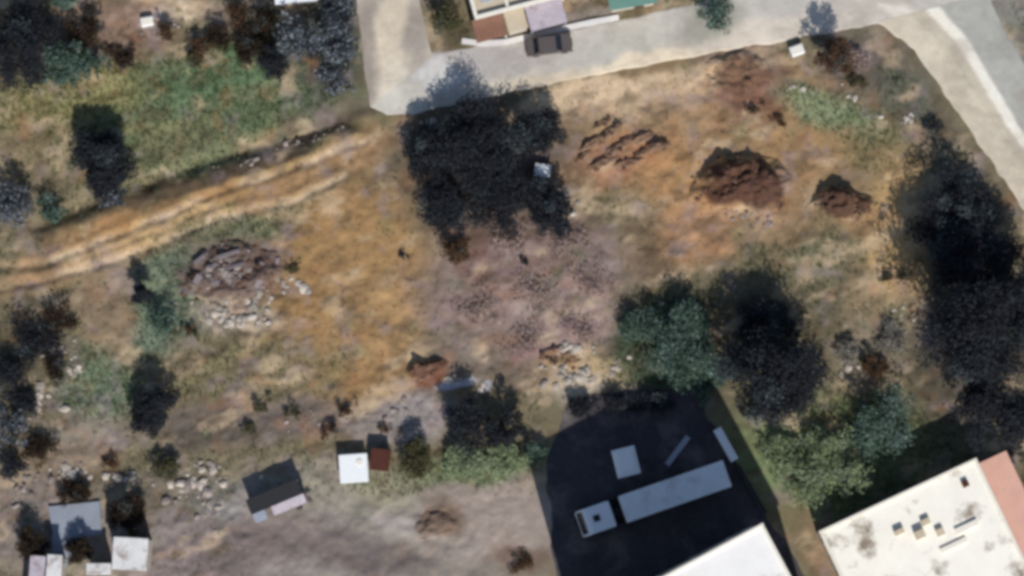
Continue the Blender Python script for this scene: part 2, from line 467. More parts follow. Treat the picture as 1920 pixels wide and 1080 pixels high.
def mute(c, k=0.93):
    g = (c * np.array([0.3, 0.55, 0.15])).sum(-1)[..., None]
    return g * np.array([1.04, 0.99, 0.97]) * (1 - k) + c * k

def coarse(lo, hi, n):
    return list(np.linspace(lo, hi, n))
xs = np.array([-1500, -700, -300, -140, -90, -70, -60] + list(np.arange(-54, 54.01, 0.16)) + [60, 70, 90, 140, 300, 700, 1500])
ys = np.array([-1500, -700, -300, -140, -90, -60, -45, -36] + list(np.arange(-32, 33.01, 0.16)) + [37, 45, 60, 90, 140, 300, 700, 1500])
X, Y = np.meshgrid(xs, ys)
GX, GY = grid_of(np.clip(X, -70, 70), np.clip(Y, -45, 45))
Z = height(np.clip(X, -70, 70), np.clip(Y, -45, 45))
nx, ny = len(xs), len(ys)
idx = np.arange(nx * ny).reshape(ny, nx)
faces = np.stack([idx[:-1, :-1], idx[:-1, 1:], idx[1:, 1:], idx[1:, :-1]], -1).reshape(-1, 4)
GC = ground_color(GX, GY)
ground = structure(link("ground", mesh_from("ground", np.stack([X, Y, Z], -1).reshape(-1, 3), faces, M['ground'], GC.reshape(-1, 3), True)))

def H(x, y):
    return float(height(np.array([x]), np.array([y]))[0])

def at(px, py):
    """point on the ground"""
    x, y = P(px, py)
    return x, y, H(x, y)

# roads: strips between two edge lines
def resample(pts, n):
    pts = np.array(pts, float)
    d = np.r_[0, np.cumsum(np.hypot(*np.diff(pts, axis=0).T))]
    t = np.linspace(0, d[-1], n)
    return np.stack([np.interp(t, d, pts[:, 0]), np.interp(t, d, pts[:, 1])], -1)

def strip(name, left, right, lift, colour, nL=220, nM=40, wob=0.0):
    a, b = resample(left, nL), resample(right, nL)
    t = np.linspace(0, 1, nM)[None, :, None]
    g = a[:, None] * (1 - t) + b[:, None] * t
    if wob:
        e = np.abs(2 * t[..., 0] - 1) ** 8
        g[..., 0] += wob * e * fbm(g[..., 0], g[..., 1], 30, 120, 3)
        g[..., 1] += wob * e * fbm(g[..., 0], g[..., 1], 30, 126, 3)
    v = np.empty(g.shape[:2] + (3,))
    for i in range(g.shape[0]):
        for j in range(g.shape[1]):
            v[i, j, 0], v[i, j, 1] = P(g[i, j, 0], g[i, j, 1])
    v[..., 2] = height(v[..., 0], v[..., 1]) + lift
    v[:, 0, 2] -= 0.12
    v[:, -1, 2] -= 0.12
    c = colour(g[..., 0], g[..., 1], np.broadcast_to(t[..., 0], g.shape[:2]))
    i = np.arange(nL * nM).reshape(nL, nM)
    f = np.stack([i[:-1, :-1], i[1:, :-1], i[1:, 1:], i[:-1, 1:]], -1).reshape(-1, 4)
    me = mesh_from(name, v.reshape(-1, 3), f, M['road'], c.reshape(-1, 3), True)
    return structure(link(name, me))

def road_noise(c, gx, gy):
    f = 1 + 0.20 * fbm(gx, gy, 46, 130, 5) + 0.10 * fbm(gx, gy, 9, 134, 2)
    c = np.clip(c * f[..., None], 0.02, 0.85)
    w = 0.35 * smooth(0.1, 0.5, fbm(gx * 0.5, gy, 30, 138, 4))          # worn darker grit
    return c + (lin((158, 146, 132)) - c) * w[..., None]

NRZ = [(900, 120, 200, 40, -10, (176, 170, 166), 0.9), (820, 145, 40, 34, 0, (214, 212, 206), 0.8), (1200, 124, 340, 24, -11, (226, 210, 184), 1.0),
       (1180, 75, 120, 30, -10, (188, 184, 172), 0.8), (1340, 40, 60, 40, -10, (150, 148, 134), 0.7), (1450, 60, 160, 30, -10, (212, 200, 184), 0.9),
       (1440, 95, 80, 16, -9, (200, 188, 180), 0.7), (1620, 20, 140, 40, -10, (206, 196, 184), 0.8), (1700, 30, 60, 16, 30, (236, 226, 212), 0.7),
       (740, 180, 60, 40, 0, (206, 202, 190), 0.8), (1000, 158, 60, 12, -11, (206, 192, 170), 0.6)]
strip("north_road", N_ROAD_LO, N_ROAD_UP, 0.05, lambda gx, gy, t: road_noise(paint(gx, gy, (190, 184, 174), NRZ, 140), gx, gy), 300, 36, 6)
SRZ = [(735, 60, 32, 150, 4, (214, 200, 178), 0.95), (745, 170, 36, 60, 0, (214, 204, 186), 0.9), (690, 90, 24, 120, 0, (152, 142, 134), 0.8), (785, 60, 20, 60, 0, (160, 150, 142), 0.7)]
strip("side_road", S_ROAD_L, S_ROAD_R, 0.062, lambda gx, gy, t: road_noise(paint(gx, gy, (186, 176, 162), SRZ, 140), gx, gy), 110, 30, 5)
def east_col(gx, gy, t):
    c = np.empty(gx.shape + (3,))
    c[:] = lin((208, 196, 176))
    tt = t + 0.03 * fbm(gx, gy, 50, 150, 3)
    for lo, hi, tone, s in ((0.28, 0.40, (196, 186, 166), 0.8), (0.42, 0.50, (238, 230, 216), 0.95), (0.54, 0.60, (172, 170, 162), 1.0)):
        c = c + (lin(tone) - c) * (s * smooth(lo, lo + 0.05, tt))[..., None]
    return road_noise(c, gx, gy)
strip("east_road", E_ROAD_L, E_ROAD_R, 0.074, east_col, 160, 50, 7)

# dark asphalt yard: a slab, its upper end carried on to fill in shade
bm = bmesh.new()
yp = resample([(1062, 1180), (1034, 1000), (1022, 862), (1046, 805), (1064, 745), (1130, 735), (1230, 730), (1296, 726), (1345, 806), (1440, 968), (1490, 1045), (1560, 1180), (1310, 1184), (1062, 1180)], 150)[:-1]
yp = [P(p[0] + 9 * float(fbm(p[0], p[1], 34, 160, 3)), p[1] + 9 * float(fbm(p[0], p[1], 34, 166, 3))) for p in yp]
prism(bm, yp[::-1], -0.3, 0.03)
structure(obj("asphalt_yard", bm, M['asphalt']))

# ------------------------------------------------------------------ grass and weeds too many to count
def blades(n, green_only, hmin, hmax, seed):
    r = np.random.default_rng(seed)
    gx, gy = r.uniform(-20, 1940, n), r.uniform(-20, 1100, n)
    c = paint(gx, gy, (120, 110, 86), ZONES)
    c = mute(np.clip(mottle(c, gx, gy), 0.01, 0.9))
    green = c[:, 1] - 0.5 * (c[:, 0] + c[:, 2])
    keep = r.uniform(0, 1, n) < np.where(green_only, smooth(-0.002, 0.035, green), 0.35)
    for k, w in zip(ROADC, (62, 78, 110)):
        keep &= seg_dist(gx, gy, k) > w
    keep &= ~((gx > 1015) & (gx < 1500) & (gy > 720)) & ~((gy > 930) & (gx > 460) & (gx < 1050)) & ~((gx > 1500) & (gy > 960))
    return gx[keep], gy[keep], c[keep]

def grass_mesh(name, label, n, green_only, h0, h1, tone_mul, seed, cat):
    gx, gy, c = blades(n, green_only, h0, h1, seed)
    r = np.random.default_rng(seed + 1)
    k = len(gx)
    xc, yc = (gx - 960) / 960 * HALF, (540 - gy) / 960 * HALF
    t = DIST * CT / (CT - yc * ST)
    x, y = xc * t, -DIST * ST + t * (yc * CT + ST)
    z = height(x, y)
    V, F, C = [], [], []
    for b in range(4):
        ang = r.uniform(0, 2 * math.pi, k)
        hh = r.uniform(h0, h1, k)
        ln = hh * r.uniform(0.5, 1.1, k)
        ox, oy = r.normal(0, 0.07, k), r.normal(0, 0.07, k)
        wx, wy = -np.sin(ang) * 0.05, np.cos(ang) * 0.05
        p0 = np.stack([x + ox - wx, y + oy - wy, z - 0.03], -1)
        p1 = np.stack([x + ox + wx, y + oy + wy, z - 0.03], -1)
        p2 = np.stack([x + ox + np.cos(ang) * ln, y + oy + np.sin(ang) * ln, z + hh], -1)
        V.append(np.stack([p0, p1, p2], 1).reshape(-1, 3))
        cc = c * np.array(tone_mul) * r.uniform(0.65, 1.25, (k, 1))
        C.append(np.repeat(cc, 3, 0))
    V = np.concatenate(V)
    C = np.concatenate(C)
    F = np.arange(len(V)).reshape(-1, 3)
    o = link(name, mesh_from(name, V, F, M['grass'], np.clip(C, 0.01, 0.6)))
    o['kind'] = 'stuff'
    tag(o, label, cat)
grass_mesh("meadow_grass", "short green grass growing over the plot and the meadow", 60000, True, 0.10, 0.32, (0.86, 1.0, 0.82), 200, "grass")
grass_mesh("dry_weeds", "sparse dry weeds and stalks on the bare soil", 18000, False, 0.06, 0.20, (0.95, 0.95, 0.86), 210, "weeds")

# ------------------------------------------------------------------ trees and shrubs
TONES = {
    'teal': [(74, 96, 80), (98, 118, 104), (52, 70, 56), (136, 156, 150)],  # last tone paints bluish sunlit highlights
    'dark': [(47, 48, 54), (52, 54, 60), (42, 43, 50), (62, 70, 72)],  # blue black of cast shadow put into the leaf colour
    'green': [(92, 106, 78), (110, 122, 94), (70, 82, 60), (126, 136, 108)],
    'olive': [(78, 76, 52), (96, 92, 66), (58, 56, 40), (118, 116, 90)],
    'silver': [(62, 66, 68), (74, 80, 84), (42, 44, 46), (176, 184, 196)],
    'mauve': [(164, 142, 134), (176, 154, 148), (140, 118, 108), (186, 166, 158)],
    'pale': [(134, 148, 108), (150, 162, 126), (106, 118, 82), (162, 176, 152)],
    'umber': [(54, 44, 36), (66, 54, 44), (42, 34, 30), (78, 66, 54)],
    'brown': [(82, 62, 46), (100, 78, 60), (62, 46, 36), (120, 98, 78)],
    'grey': [(134, 128, 118), (154, 148, 140), (104, 98, 90), (166, 162, 154)],
}

def leaf_cloud(centers, radii, n_each, size, tones, seed, flat=0.45, shade=None):
    r = np.random.default_rng(seed)
    pos, colr, clump = [], [], []
    T = lin(np.array(tones))
    for k, (c, rad) in enumerate(zip(centers, radii)):
        n = n_each[k]
        d = r.normal(size=(n, 3))
        d /= np.linalg.norm(d, axis=1)[:, None]
        rr = rad * r.uniform(0, 1, n) ** 0.45
        p = np.array(c) + d * rr[:, None] * np.array([1, 1, 0.75])
        pos.append(p)
        base = T[r.integers(0, len(T))] * 0.45 + T[0] * 0.55
        if r.uniform() < 0.06:
            base = base * 0.4 + lin((112, 128, 130)) * 0.6      # clump painted as sunlit, a pale teal highlight
        t = T[r.integers(0, len(T), n)]
        colr.append((base[None] * 0.55 + t * 0.45) * r.uniform(0.75, 1.25, (n, 1)))
    p = np.concatenate(pos)
    c = np.concatenate(colr)
    n = len(p)
    nrm = r.normal(size=(n, 3))
    nrm[:, 2] = np.abs(nrm[:, 2]) + flat
    nrm /= np.linalg.norm(nrm, axis=1)[:, None]
    ax = np.cross(nrm, r.normal(size=(n, 3)))
    ax /= np.linalg.norm(ax, axis=1)[:, None]
    ay = np.cross(nrm, ax)
    s = size * r.uniform(0.55, 1.25, (n, 1))
    w = s * r.uniform(0.35, 0.6, (n, 1))
    q = np.stack([p - ax * s * 0.5, p + ay * w * 0.5 + nrm * s * 0.06, p + ax * s * 0.5, p - ay * w * 0.5 + nrm * s * 0.06], 1)
    return q.reshape(-1, 3), np.arange(4 * n).reshape(-1, 4), np.repeat(c, 4, 0)

def tree(name, label, cat, px, py, r_px, h, tones, seed, group=None, lai=7.0, leaf=0.34, base=0.3, cone=0.0, ry=1.0, bark='bark', clumps=None, rag=0.35):
    """a tapered trunk with limbs and a crown of leaves; px, py: where its crown shows; h: height in metres"""
    r = np.random.default_rng(seed)
    R = r_px / 20.0
    zc = h * (base + (1 - base) * 0.5)
    x, y = P(px, py, zc)
    z0 = H(x, y)
    root = thing(name, label, cat, (x, y, z0), 0, group)
    crown_h = h * (1 - base)
    nC = clumps or int(np.clip(14 + 9 * R, 16, 90))
    cen, rad = [], []
    while len(cen) < nC:
        d = r.normal(size=3)
        d /= np.linalg.norm(d)
        k = r.uniform(0.15, 1) ** 0.5
        q = d * k
        taper = 1 - cone * (q[2] * 0.5 + 0.5)
        az = math.atan2(q[1], q[0])
        lobes = 1 + rag * vnoise(np.array([az * 2.2 + 40]), np.array([q[2] * 2 + seed]), 1.0, 300 + seed % 40)[0]
        rc = R * r.uniform(0.20, 0.36) * (0.75 + 0.25 * taper)
        s = max(R - rc * 0.8, R * 0.5)
        cen.append((q[0] * s * taper * lobes, q[1] * s * taper * lobes * ry, h * base + crown_h * (0.5 + 0.42 * q[2])))
        rad.append(rc)
    area = math.pi * R * R * ry
    leaf = leaf * 0.82
    total = int(min(42000, lai * area / (leaf * leaf * 0.45)))
    wts = np.array(rad) ** 2
    ne = np.maximum(12, (total * wts / wts.sum()).astype(int))
    v, f, c = leaf_cloud(cen, rad, ne, leaf, TONES[tones], seed + 5)
    v[:, 2] = np.maximum(v[:, 2], 0.05)
    link("crown", mesh_from("crown", v, f, M['leaf'], np.clip(c, 0.008, 0.6)), root)
    bm = bmesh.new()
    tr = 0.05 + 0.022 * h + 0.012 * R
    top = h * (base + (1 - base) * 0.45)
    bend = r.normal(0, 0.03 * h, 2)
    pts = [(0, 0, -0.3), (0.02, 0, 0.15), (bend[0] * 0.3, bend[1] * 0.3, top * 0.4), (bend[0], bend[1], top)]
    tube(bm, pts, [tr * 1.5, tr * 1.15, tr * 0.85, tr * 0.4], 8)
    for k in r.choice(nC, min(nC, 10 + int(R)), replace=False):
        e = cen[k]
        t = r.uniform(0.35, 0.85)
        s = (bend[0] * t, bend[1] * t, top * t)
        mid = ((s[0] + e[0]) * 0.5, (s[1] + e[1]) * 0.5, s[2] + (e[2] - s[2]) * 0.62)
        tube(bm, [s, mid, e], [tr * 0.42, tr * 0.26, tr * 0.07], 5)
    obj("trunk", bm, M[bark], root)
    return root

G1 = "trees of the plot and its edges"
# tall pointed tree in the meadow and its neighbours at the upper left
tree("conifer_tree", "tall dark pointed tree standing alone in the green meadow", "tree", 194, 302, 74, 5.0, 'dark', 11, G1, 10, 0.34, 0.03, 0.5, 1.25)
tree("shrub", "small teal bush at the foot of the tall pointed meadow tree", "shrub", 212, 372, 30, 2.2, 'silver', 12, None, 4, 0.3, 0.1)
tree("broadleaf_tree", "dark broad tree in the upper left corner of the picture", "tree", 30, 105, 72, 7.5, 'dark', 13, G1)
tree("broadleaf_tree", "grey green tree beside the dark corner tree, above the meadow", "tree", 112, 118, 56, 5.0, 'teal', 14, G1)
tree("broadleaf_tree", "pale teal tree crown cut by the top edge of the picture, left", "tree", 122, -14, 36, 6.0, 'teal', 15, G1)
tree("shrub", "dark purple brown bush on the brown slope above the meadow", "shrub", 372, 88, 30, 2.0, 'brown', 16, None, 4, 0.3, 0.1)
tree("shrub", "low dark green bush right of the purple brown bush", "shrub", 366, 112, 22, 1.6, 'olive', 17, None, 4, 0.28, 0.1)
tree("shrub", "grey bush below the small white block on the brown slope", "shrub", 312, 60, 24, 1.6, 'brown', 18, None, 4, 0.28, 0.1)
for i, (px, py, r, h, tn, lab) in enumerate([
    (470, 92, 44, 3.0, 'umber', "umber bush left of the dark tree at the meadow corner"), (490, 40, 40, 3.2, 'umber', "umber bush under the white roof edge at the top"),
    (415, 70, 34, 2.2, 'umber', "umber bush in the middle of the brown slope"), (160, 52, 44, 3.0, 'umber', "umber bush right of the dark corner tree"),
    (60, 40, 60, 6.0, 'dark', "dark tree at the very top left corner"), (170, 118, 34, 2.2, 'teal', "teal bush at the meadow's upper left rim"),
    (235, 110, 26, 1.4, 'umber', "small umber bush on the meadow's upper rim")]):
    tree("slope_bush", lab, "tree" if h > 5 else "shrub", px, py, r, h, tn, 700 + 5 * i, "bushes on the brown slope above the meadow", 5, 0.32, 0.05, 0, 0.85, 'bark', None, 0.8)
tree("shrub", "brown bush under the pale path at the top edge", "shrub", 445, 26, 30, 2.0, 'brown', 19, None, 4, 0.28, 0.1)
G2 = "silvery trees west of the side road"
tree("silver_tree", "largest silvery speckled tree west of the side road", "tree", 632, 75, 64, 6.5, 'silver', 21, G2, 4, 0.4, 0.25)
tree("silver_tree", "silvery tree left of the largest one, near the white roof", "tree", 555, 75, 52, 6.0, 'silver', 22, G2, 4, 0.4, 0.25)
tree("silver_tree", "low silvery tree nearest the meadow, below the others", "tree", 625, 148, 40, 4.5, 'silver', 23, G2, 4, 0.38, 0.2)
tree("silver_tree", "silvery tree at the top edge beside the side road", "tree", 640, 8, 46, 6.0, 'silver', 24, G2, 4, 0.4, 0.25)
tree("broadleaf_tree", "dark green tree standing at the meadow corner of the silvery trees", "tree", 512, 118, 40, 4.0, 'dark', 25, G2, 5, 0.34, 0.2)
tree("broadleaf_tree", "dark olive tree between side road and cream house", "tree", 838, 36, 38, 4.5, 'olive', 26, None, 5, 0.34, 0.2)
tree("broadleaf_tree", "grey green roadside tree on the far side of the north road", "tree", 1345, 22, 44, 4.0, 'teal', 27, None, 4, 0.34, 0.2)
# middle of the plot
G7 = "dark trees below the north road"
tree("broadleaf_tree", "largest blue black tree right below the north road", "tree", 895, 282, 102, 6.5, 'dark', 32, G7, 8, 0.36, 0.1)
tree("broadleaf_tree", "blue black tree between its largest neighbour and the brown spoil", "tree", 1028, 392, 62, 4.6, 'dark', 38, G7, 8, 0.36, 0.1)
tree("broadleaf_tree", "blue black tree reaching lowest into the mauve scrub patch", "tree", 838, 385, 62, 5.0, 'dark', 33, G7, 8, 0.34, 0.1)
tree("broadleaf_tree", "blue black tree next to the tan field and the road junction", "tree", 800, 275, 52, 4.0, 'dark', 39, G7, 8, 0.34, 0.1)
tree("broadleaf_tree", "blue black tree in the middle of its dark row, above the scrub", "tree", 942, 368, 78, 4.6, 'dark', 30, G7, 8, 0.34, 0.1)
tree("broadleaf_tree", "blue black tree touching the north road right of its largest neighbour", "tree", 1008, 245, 60, 4.0, 'dark', 29, G7, 7, 0.34, 0.1)
tree("shrub", "dark brown dry bush at the mauve scrub patch's upper left", "shrub", 858, 470, 34, 2.2, 'brown', 34, None, 5, 0.3, 0.1)
GM = "low dry bushes of the mauve scrub patch"
for i, (px, py, r, h, tn, lab) in enumerate([
    (960, 450, 52, 0.8, 'mauve', "low mauve dry bush below the dark trees, topmost of its patch"),
    (1060, 455, 50, 0.9, 'mauve', "low mauve dry bush at the patch's upper right"),
    (1110, 530, 56, 0.9, 'mauve', "low mauve dry bush at the patch's right side"),
    (1000, 545, 60, 0.8, 'mauve', "low mauve dry bush in the middle of its patch"),
    (900, 575, 54, 0.7, 'mauve', "low mauve dry bush at the patch's left side"),
    (1085, 620, 56, 0.8, 'mauve', "low mauve dry bush at the patch's lower right"),
    (985, 640, 54, 0.7, 'mauve', "low mauve dry bush lowest in its patch")]):
    tree("dry_bush", lab, "shrub", px, py, r, h, tn, 340 + 7 * i, GM, 0.9, 0.30, 0.05, 0.0, 0.8, 'bark_grey', 34, 0.6)
G3 = "teal bushes beside the mauve scrub patch"
tree("bush_tree", "largest teal bushy tree right of the mauve scrub patch", "tree", 1285, 650, 92, 4.2, 'teal', 35, G3, 6, 0.36, 0.05)
tree("bush_tree", "low teal bush touching the mauve scrub patch", "tree", 1205, 610, 52, 2.8, 'teal', 36, G3, 5, 0.34, 0.05)
tree("bush_tree", "teal bush at the dark asphalt yard's upper edge", "tree", 1322, 715, 46, 3.0, 'teal', 37, G3, 5, 0.34, 0.05)
for i, (px, r, lab) in enumerate([(1095, 36, "dark bush standing for shade at the asphalt yard's upper left corner"), (1160, 40, "dark bush standing for shade, second from the left along the yard's upper edge"),
                                  (1228, 42, "dark bush standing for shade along the yard's upper edge, nearest the teal bushes")]):
    tree("shade_bush", lab, "shrub", px, 762 - i * 5, r, 2.2, 'dark', 360 + i, "bushes standing for shade along the yard's upper edge", 6, 0.32, 0.05, 0, 0.6)  # low crowns added to darken the ground where the cast shade falls short
# right side
G4 = "big trees by the east road and the alley"
tree("broadleaf_tree", "big blue black tree right of the teal bushes", "tree", 1462, 705, 104, 10.0, 'dark', 41, G4, 9, 0.42, 0.2)
for i, (px, py, r, h, tn, lab) in enumerate([
    (1470, 850, 52, 2.2, 'pale', "low pale green bush nearest the short white wall"),
    (1548, 845, 64, 3.0, 'pale', "low pale green bush in the middle above the alley"),
    (1520, 912, 62, 4.2, 'pale', "pale green bush lowest above the alley mouth"),
    (1592, 890, 50, 4.8, 'pale', "pale green bush beside the low building's shadow"),
    (1620, 825, 48, 3.4, 'teal', "low teal bush left of the rounder teal tree")]):
    tree("green_bush", lab, "shrub", px, py, r, h, tn, 380 + 7 * i, "low green bushes above the alley", 4.0, 0.34, 0.05, 0.0, 0.9, 'bark', None, 0.6)
tree("broadleaf_tree", "rounder teal tree above the low building's shadow", "tree", 1662, 792, 72, 5.0, 'teal', 42, G4, 4, 0.36, 0.15)
tree("broadleaf_tree", "tallest dark tree at the right edge below the east road", "tree", 1822, 632, 112, 15.5, 'dark', 43, G4, 8, 0.44, 0.3)
tree("broadleaf_tree", "dark tree at the right edge above the white roof with pink side", "tree", 1865, 775, 88, 12.0, 'dark', 44, G4, 8, 0.42, 0.25)
tree("broadleaf_tree", "dark tree cut by the right edge, behind the tallest one", "tree", 1925, 560, 70, 12.0, 'dark', 45, G4, 8, 0.42, 0.25)
tree("broadleaf_tree", "blue black tree filling in shade beside the east road, topmost of the dark right cluster", "tree", 1800, 405, 92, 6.0, 'dark', 71, G4, 9, 0.4, 0.05)  # crown added to fill in the cast shadow of the tall trees
tree("broadleaf_tree", "blue black tree filling in shade between topmost and tallest of the dark right cluster", "tree", 1842, 500, 92, 7.0, 'dark', 72, G4, 9, 0.4, 0.05)  # added too, its dark leaves stand in for shadow on the soil
tree("broadleaf_tree", "smaller blue black tree filling in shade, touching the big one right of the teal bushes", "tree", 1432, 610, 64, 4.0, 'dark', 73, G4, 9, 0.36, 0.05)  # added to blacken the upper part of the shadow beside the big tree
tree("shrub", "pale grey dry shrub between the two big dark shadows", "shrub", 1592, 662, 28, 1.6, 'grey', 46, None, 4, 0.3, 0.05)
tree("shrub", "pale grey dry shrub left of the tallest dark tree", "shrub", 1672, 640, 36, 1.8, 'grey', 47, None, 4, 0.3, 0.05)
tree("shrub", "dark brown shrub below the pale grey dry shrubs", "shrub", 1640, 690, 34, 2.4, 'brown', 48, None, 4, 0.3, 0.05)
tree("bare_shrub", "bare brown shrub beside the north road near its east bend", "shrub", 1562, 108, 44, 6.0, 'brown', 49, None, 6, 0.3, 0.2, bark='bark_grey')
tree("shrub", "mauve dry shrub just below the white block near the road bend", "shrub", 1600, 112, 36, 1.4, 'mauve', 50, None, 3, 0.3, 0.05)
# left and bottom
G5 = "trees at the left edge"
tree("broadleaf_tree", "low dark scrub tree at the left edge under the dirt track", "tree", 70, 640, 56, 2.2, 'dark', 51, G5, 4, 0.34, 0.05, 0, 1, 'bark', None, 0.8)
tree("broadleaf_tree", "dark tree cut by the left edge, middle of its row", "tree", 10, 700, 56, 2.6, 'dark', 52, G5, 4, 0.34, 0.05, 0, 1, 'bark', None, 0.8)
tree("broadleaf_tree", "silver speckled dark tree at the left edge, lowest of its row", "tree", 22, 800, 48, 2.4, 'silver', 53, G5, 3.5, 0.34, 0.05, 0, 1, 'bark', None, 0.8)
tree("broadleaf_tree", "grey green tree cut by the left edge above the dirt track", "tree", 22, 380, 54, 3.6, 'silver', 54, G5, 4)
for i, (px, py, r, h, tn, lab) in enumerate([
    (110, 600, 40, 1.8, 'umber', "umber scrub just under the dirt track at the left edge"), (100, 690, 34, 1.6, 'umber', "umber scrub among the white stones of the left edge"),
    (45, 755, 38, 1.8, 'dark', "dark scrub between the silver speckled tree and the white stones"), (75, 840, 42, 1.8, 'umber', "umber scrub at the plot's lower left corner"),
    (20, 870, 40, 2.2, 'dark', "dark scrub cut by the left edge, lowest of all")]):
    tree("edge_scrub", lab, "shrub", px, py, r, h, tn, 760 + 5 * i, "scrub along the left edge", 4, 0.3, 0.05, 0, 0.9, 'bark', None, 0.9)
tree("shrub", "dark teal bush at the left end of the boundary ditch", "shrub", 95, 392, 36, 2.4, 'teal', 55, None, 4, 0.3, 0.1)
tree("broadleaf_tree", "small pale teal tree left of the rubble heap", "tree", 300, 600, 42, 2.6, 'teal', 56, G1, 3, 0.32, 0.1, 0.1)
tree("broadleaf_tree", "dark tall tree in the plot's lower left corner", "tree", 288, 768, 54, 4.6, 'dark', 57, G1, 9, 0.34, 0.1)
tree("shrub", "dark olive bush below the tree in the plot's lower left", "shrub", 312, 878, 34, 2.0, 'olive', 60, None, 5, 0.3, 0.1)
tree("broadleaf_tree", "narrow dark tree left of the small pale teal tree", "tree", 262, 552, 27, 4.5, 'dark', 58, G1, 8, 0.3, 0.1, 0.3)
for i, (px, py, r, h, lab) in enumerate([(236, 962, 42, 3.6, "dark umber bush right of the concrete slab"), (58, 1020, 40, 3.2, "dark umber bush left of the concrete slab at the bottom edge"), (150, 1036, 34, 2.8, "dark umber bush between the stepped white roofs"), (140, 925, 34, 1.6, "dark umber bush just above the concrete slab")]):
    tree("umber_bush", lab, "shrub", px, py, r, h, 'umber', 480 + i, "dark bushes round the stepped house", 7, 0.3, 0.05)
G6 = "olive trees above the grey yard"
tree("olive_tree", "olive bush nearest the rust brown box", "tree", 778, 862, 42, 2.6, 'olive', 61, G6)
tree("olive_tree", "green bush in the middle of the row above the grey yard", "tree", 866, 862, 46, 1.8, 'pale', 62, G6, 5)
tree("broadleaf_tree", "blue black tree behind the green bush above the grey yard", "tree", 872, 800, 54, 4.6, 'dark', 65, G6, 8)
tree("broadleaf_tree", "blue black tree nearer the asphalt yard than its dark twin", "tree", 945, 805, 44, 4.0, 'dark', 66, G6, 8)
tree("olive_tree", "pale green bush under the right blue black tree by the asphalt yard", "tree", 944, 862, 46, 1.8, 'pale', 63, G6, 5)
tree("olive_tree", "small teal bush at the asphalt yard's left corner", "tree", 1006, 848, 30, 2.0, 'teal', 64, G6, 4, 0.3, 0.05)
for i, (px, py, r, h, tn, lab) in enumerate([
    (645, 768, 20, 1.4, 'brown', "brown shrub above the white tank, nearest to it"),
    (548, 772, 18, 1.3, 'olive', "olive shrub left of the brown shrub above the white tank"),
    (482, 760, 20, 1.4, 'olive', "olive shrub on the grey soil below the tan field's left part"),
    (622, 805, 20, 1.5, 'brown', "brown shrub just above the white tank"),
    (722, 802, 15, 1.2, 'brown', "tiny brown shrub up right of the white tank"),
    (468, 806, 18, 1.3, 'olive', "olive shrub lowest of those left of the white tank"),
    (362, 520, 18, 1.1, 'brown', "brown shrub at the rubble heap's left side"),
    (548, 505, 15, 1.1, 'olive', "olive shrub at the rubble heap's right side"),
    (352, 620, 18, 1.0, 'brown', "brown shrub below the rubble heap's pale stones"),
    (755, 478, 10, 0.8, 'dark', "tiny lone dark shrub in the tan field"),
    (568, 938, 17, 1.6, 'dark', "round dark shrub beside the lilac canopy"),
    (1660, 520, 14, 0.9, 'olive', "olive shrub in the yellowish soil near the tall dark tree"),
    (1695, 516, 12, 0.8, 'olive', "small olive shrub right of the other one in yellowish soil"),
    (985, 490, 12, 1.0, 'dark', "tiny dark shrub in the mauve scrub patch"),
    (205, 868, 20, 1.2, 'brown', "brown shrub above the grey concrete slab at bottom left"),
    (250, 1000, 16, 1.0, 'olive', "olive shrub squeezed beside the white roofed house"),
    (1410, 205, 20, 1.0, 'brown', "dark brown shrub between white block and earth mounds"),
    (1460, 225, 16, 0.9, 'brown', "small brown shrub at the pale green patch's left end"),
    (1600, 155, 20, 1.2, 'olive', "olive shrub above the pale green patch"),
    (1750, 230, 22, 1.3, 'dark', "dark shrub beside the curve of the east road"),
    (1860, 880, 20, 1.4, 'olive', "olive shrub behind the pink roof strip"),
    (1900, 850, 24, 1.6, 'dark', "dark shrub at the right edge behind the pink roof"),
    (210, 95, 18, 1.2, 'brown', "brown shrub at the upper rim of the green meadow"),
    (985, 1055, 26, 0.9, 'brown', "brown shrub in the grey yard at the bottom edge"),
]):
    tree("shrub", lab, "shrub", px, py, r * 1.15, h * 0.75, tn, 400 + i * 3, None, 3.0, 0.26, 0.05, 0, 0.75, 'bark', 12, 1.0)

# ------------------------------------------------------------------ stones, rubble and earth
def stone_mesh(seed, mat, flat=0.7, sub=2):
    r = np.random.default_rng(seed)
    bm = bmesh.new()
    bmesh.ops.create_icosphere(bm, subdivisions=sub, radius=0.5)
    pl = [(Vector(r.normal(size=3)).normalized(), r.uniform(0.26, 0.42)) for _ in range(7)]
    for v in bm.verts:
        for n, d in pl:
            k = v.co.dot(n) - d
            if k > 0:
                v.co -= n * k
        v.co.z *= flat
    me = bpy.data.meshes.new("stone")
    bm.to_mesh(me)
    bm.free()
    me.materials.append(mat)
    return me
STONES = [stone_mesh(500 + k, M['stone'], 0.55 + 0.06 * k, 1) for k in range(6)]
GREYS = [stone_mesh(520 + k, M['stone_grey'], 0.5 + 0.07 * k, 1) for k in range(6)]

def rubble(name, label, px, py, spots, meshes, cat="rubble"):
    """spots: grid x, y, size in metres"""
    x, y, z = at(px, py)
    root = thing(name, label, cat, (x, y, z))
    for k, (sx, sy, s) in enumerate(spots):
        a, b, c = at(sx, sy)
        o = link("stone", meshes[k % len(meshes)], root, (a - x, b - y, c - z + s * 0.12))
        o.scale = (s * random.uniform(0.8, 1.35), s * random.uniform(0.7, 1.1), s * random.uniform(0.7, 1.0))
        o.rotation_euler = (random.uniform(-0.3, 0.3), random.uniform(-0.3, 0.3), random.uniform(0, 6.28))
    return root

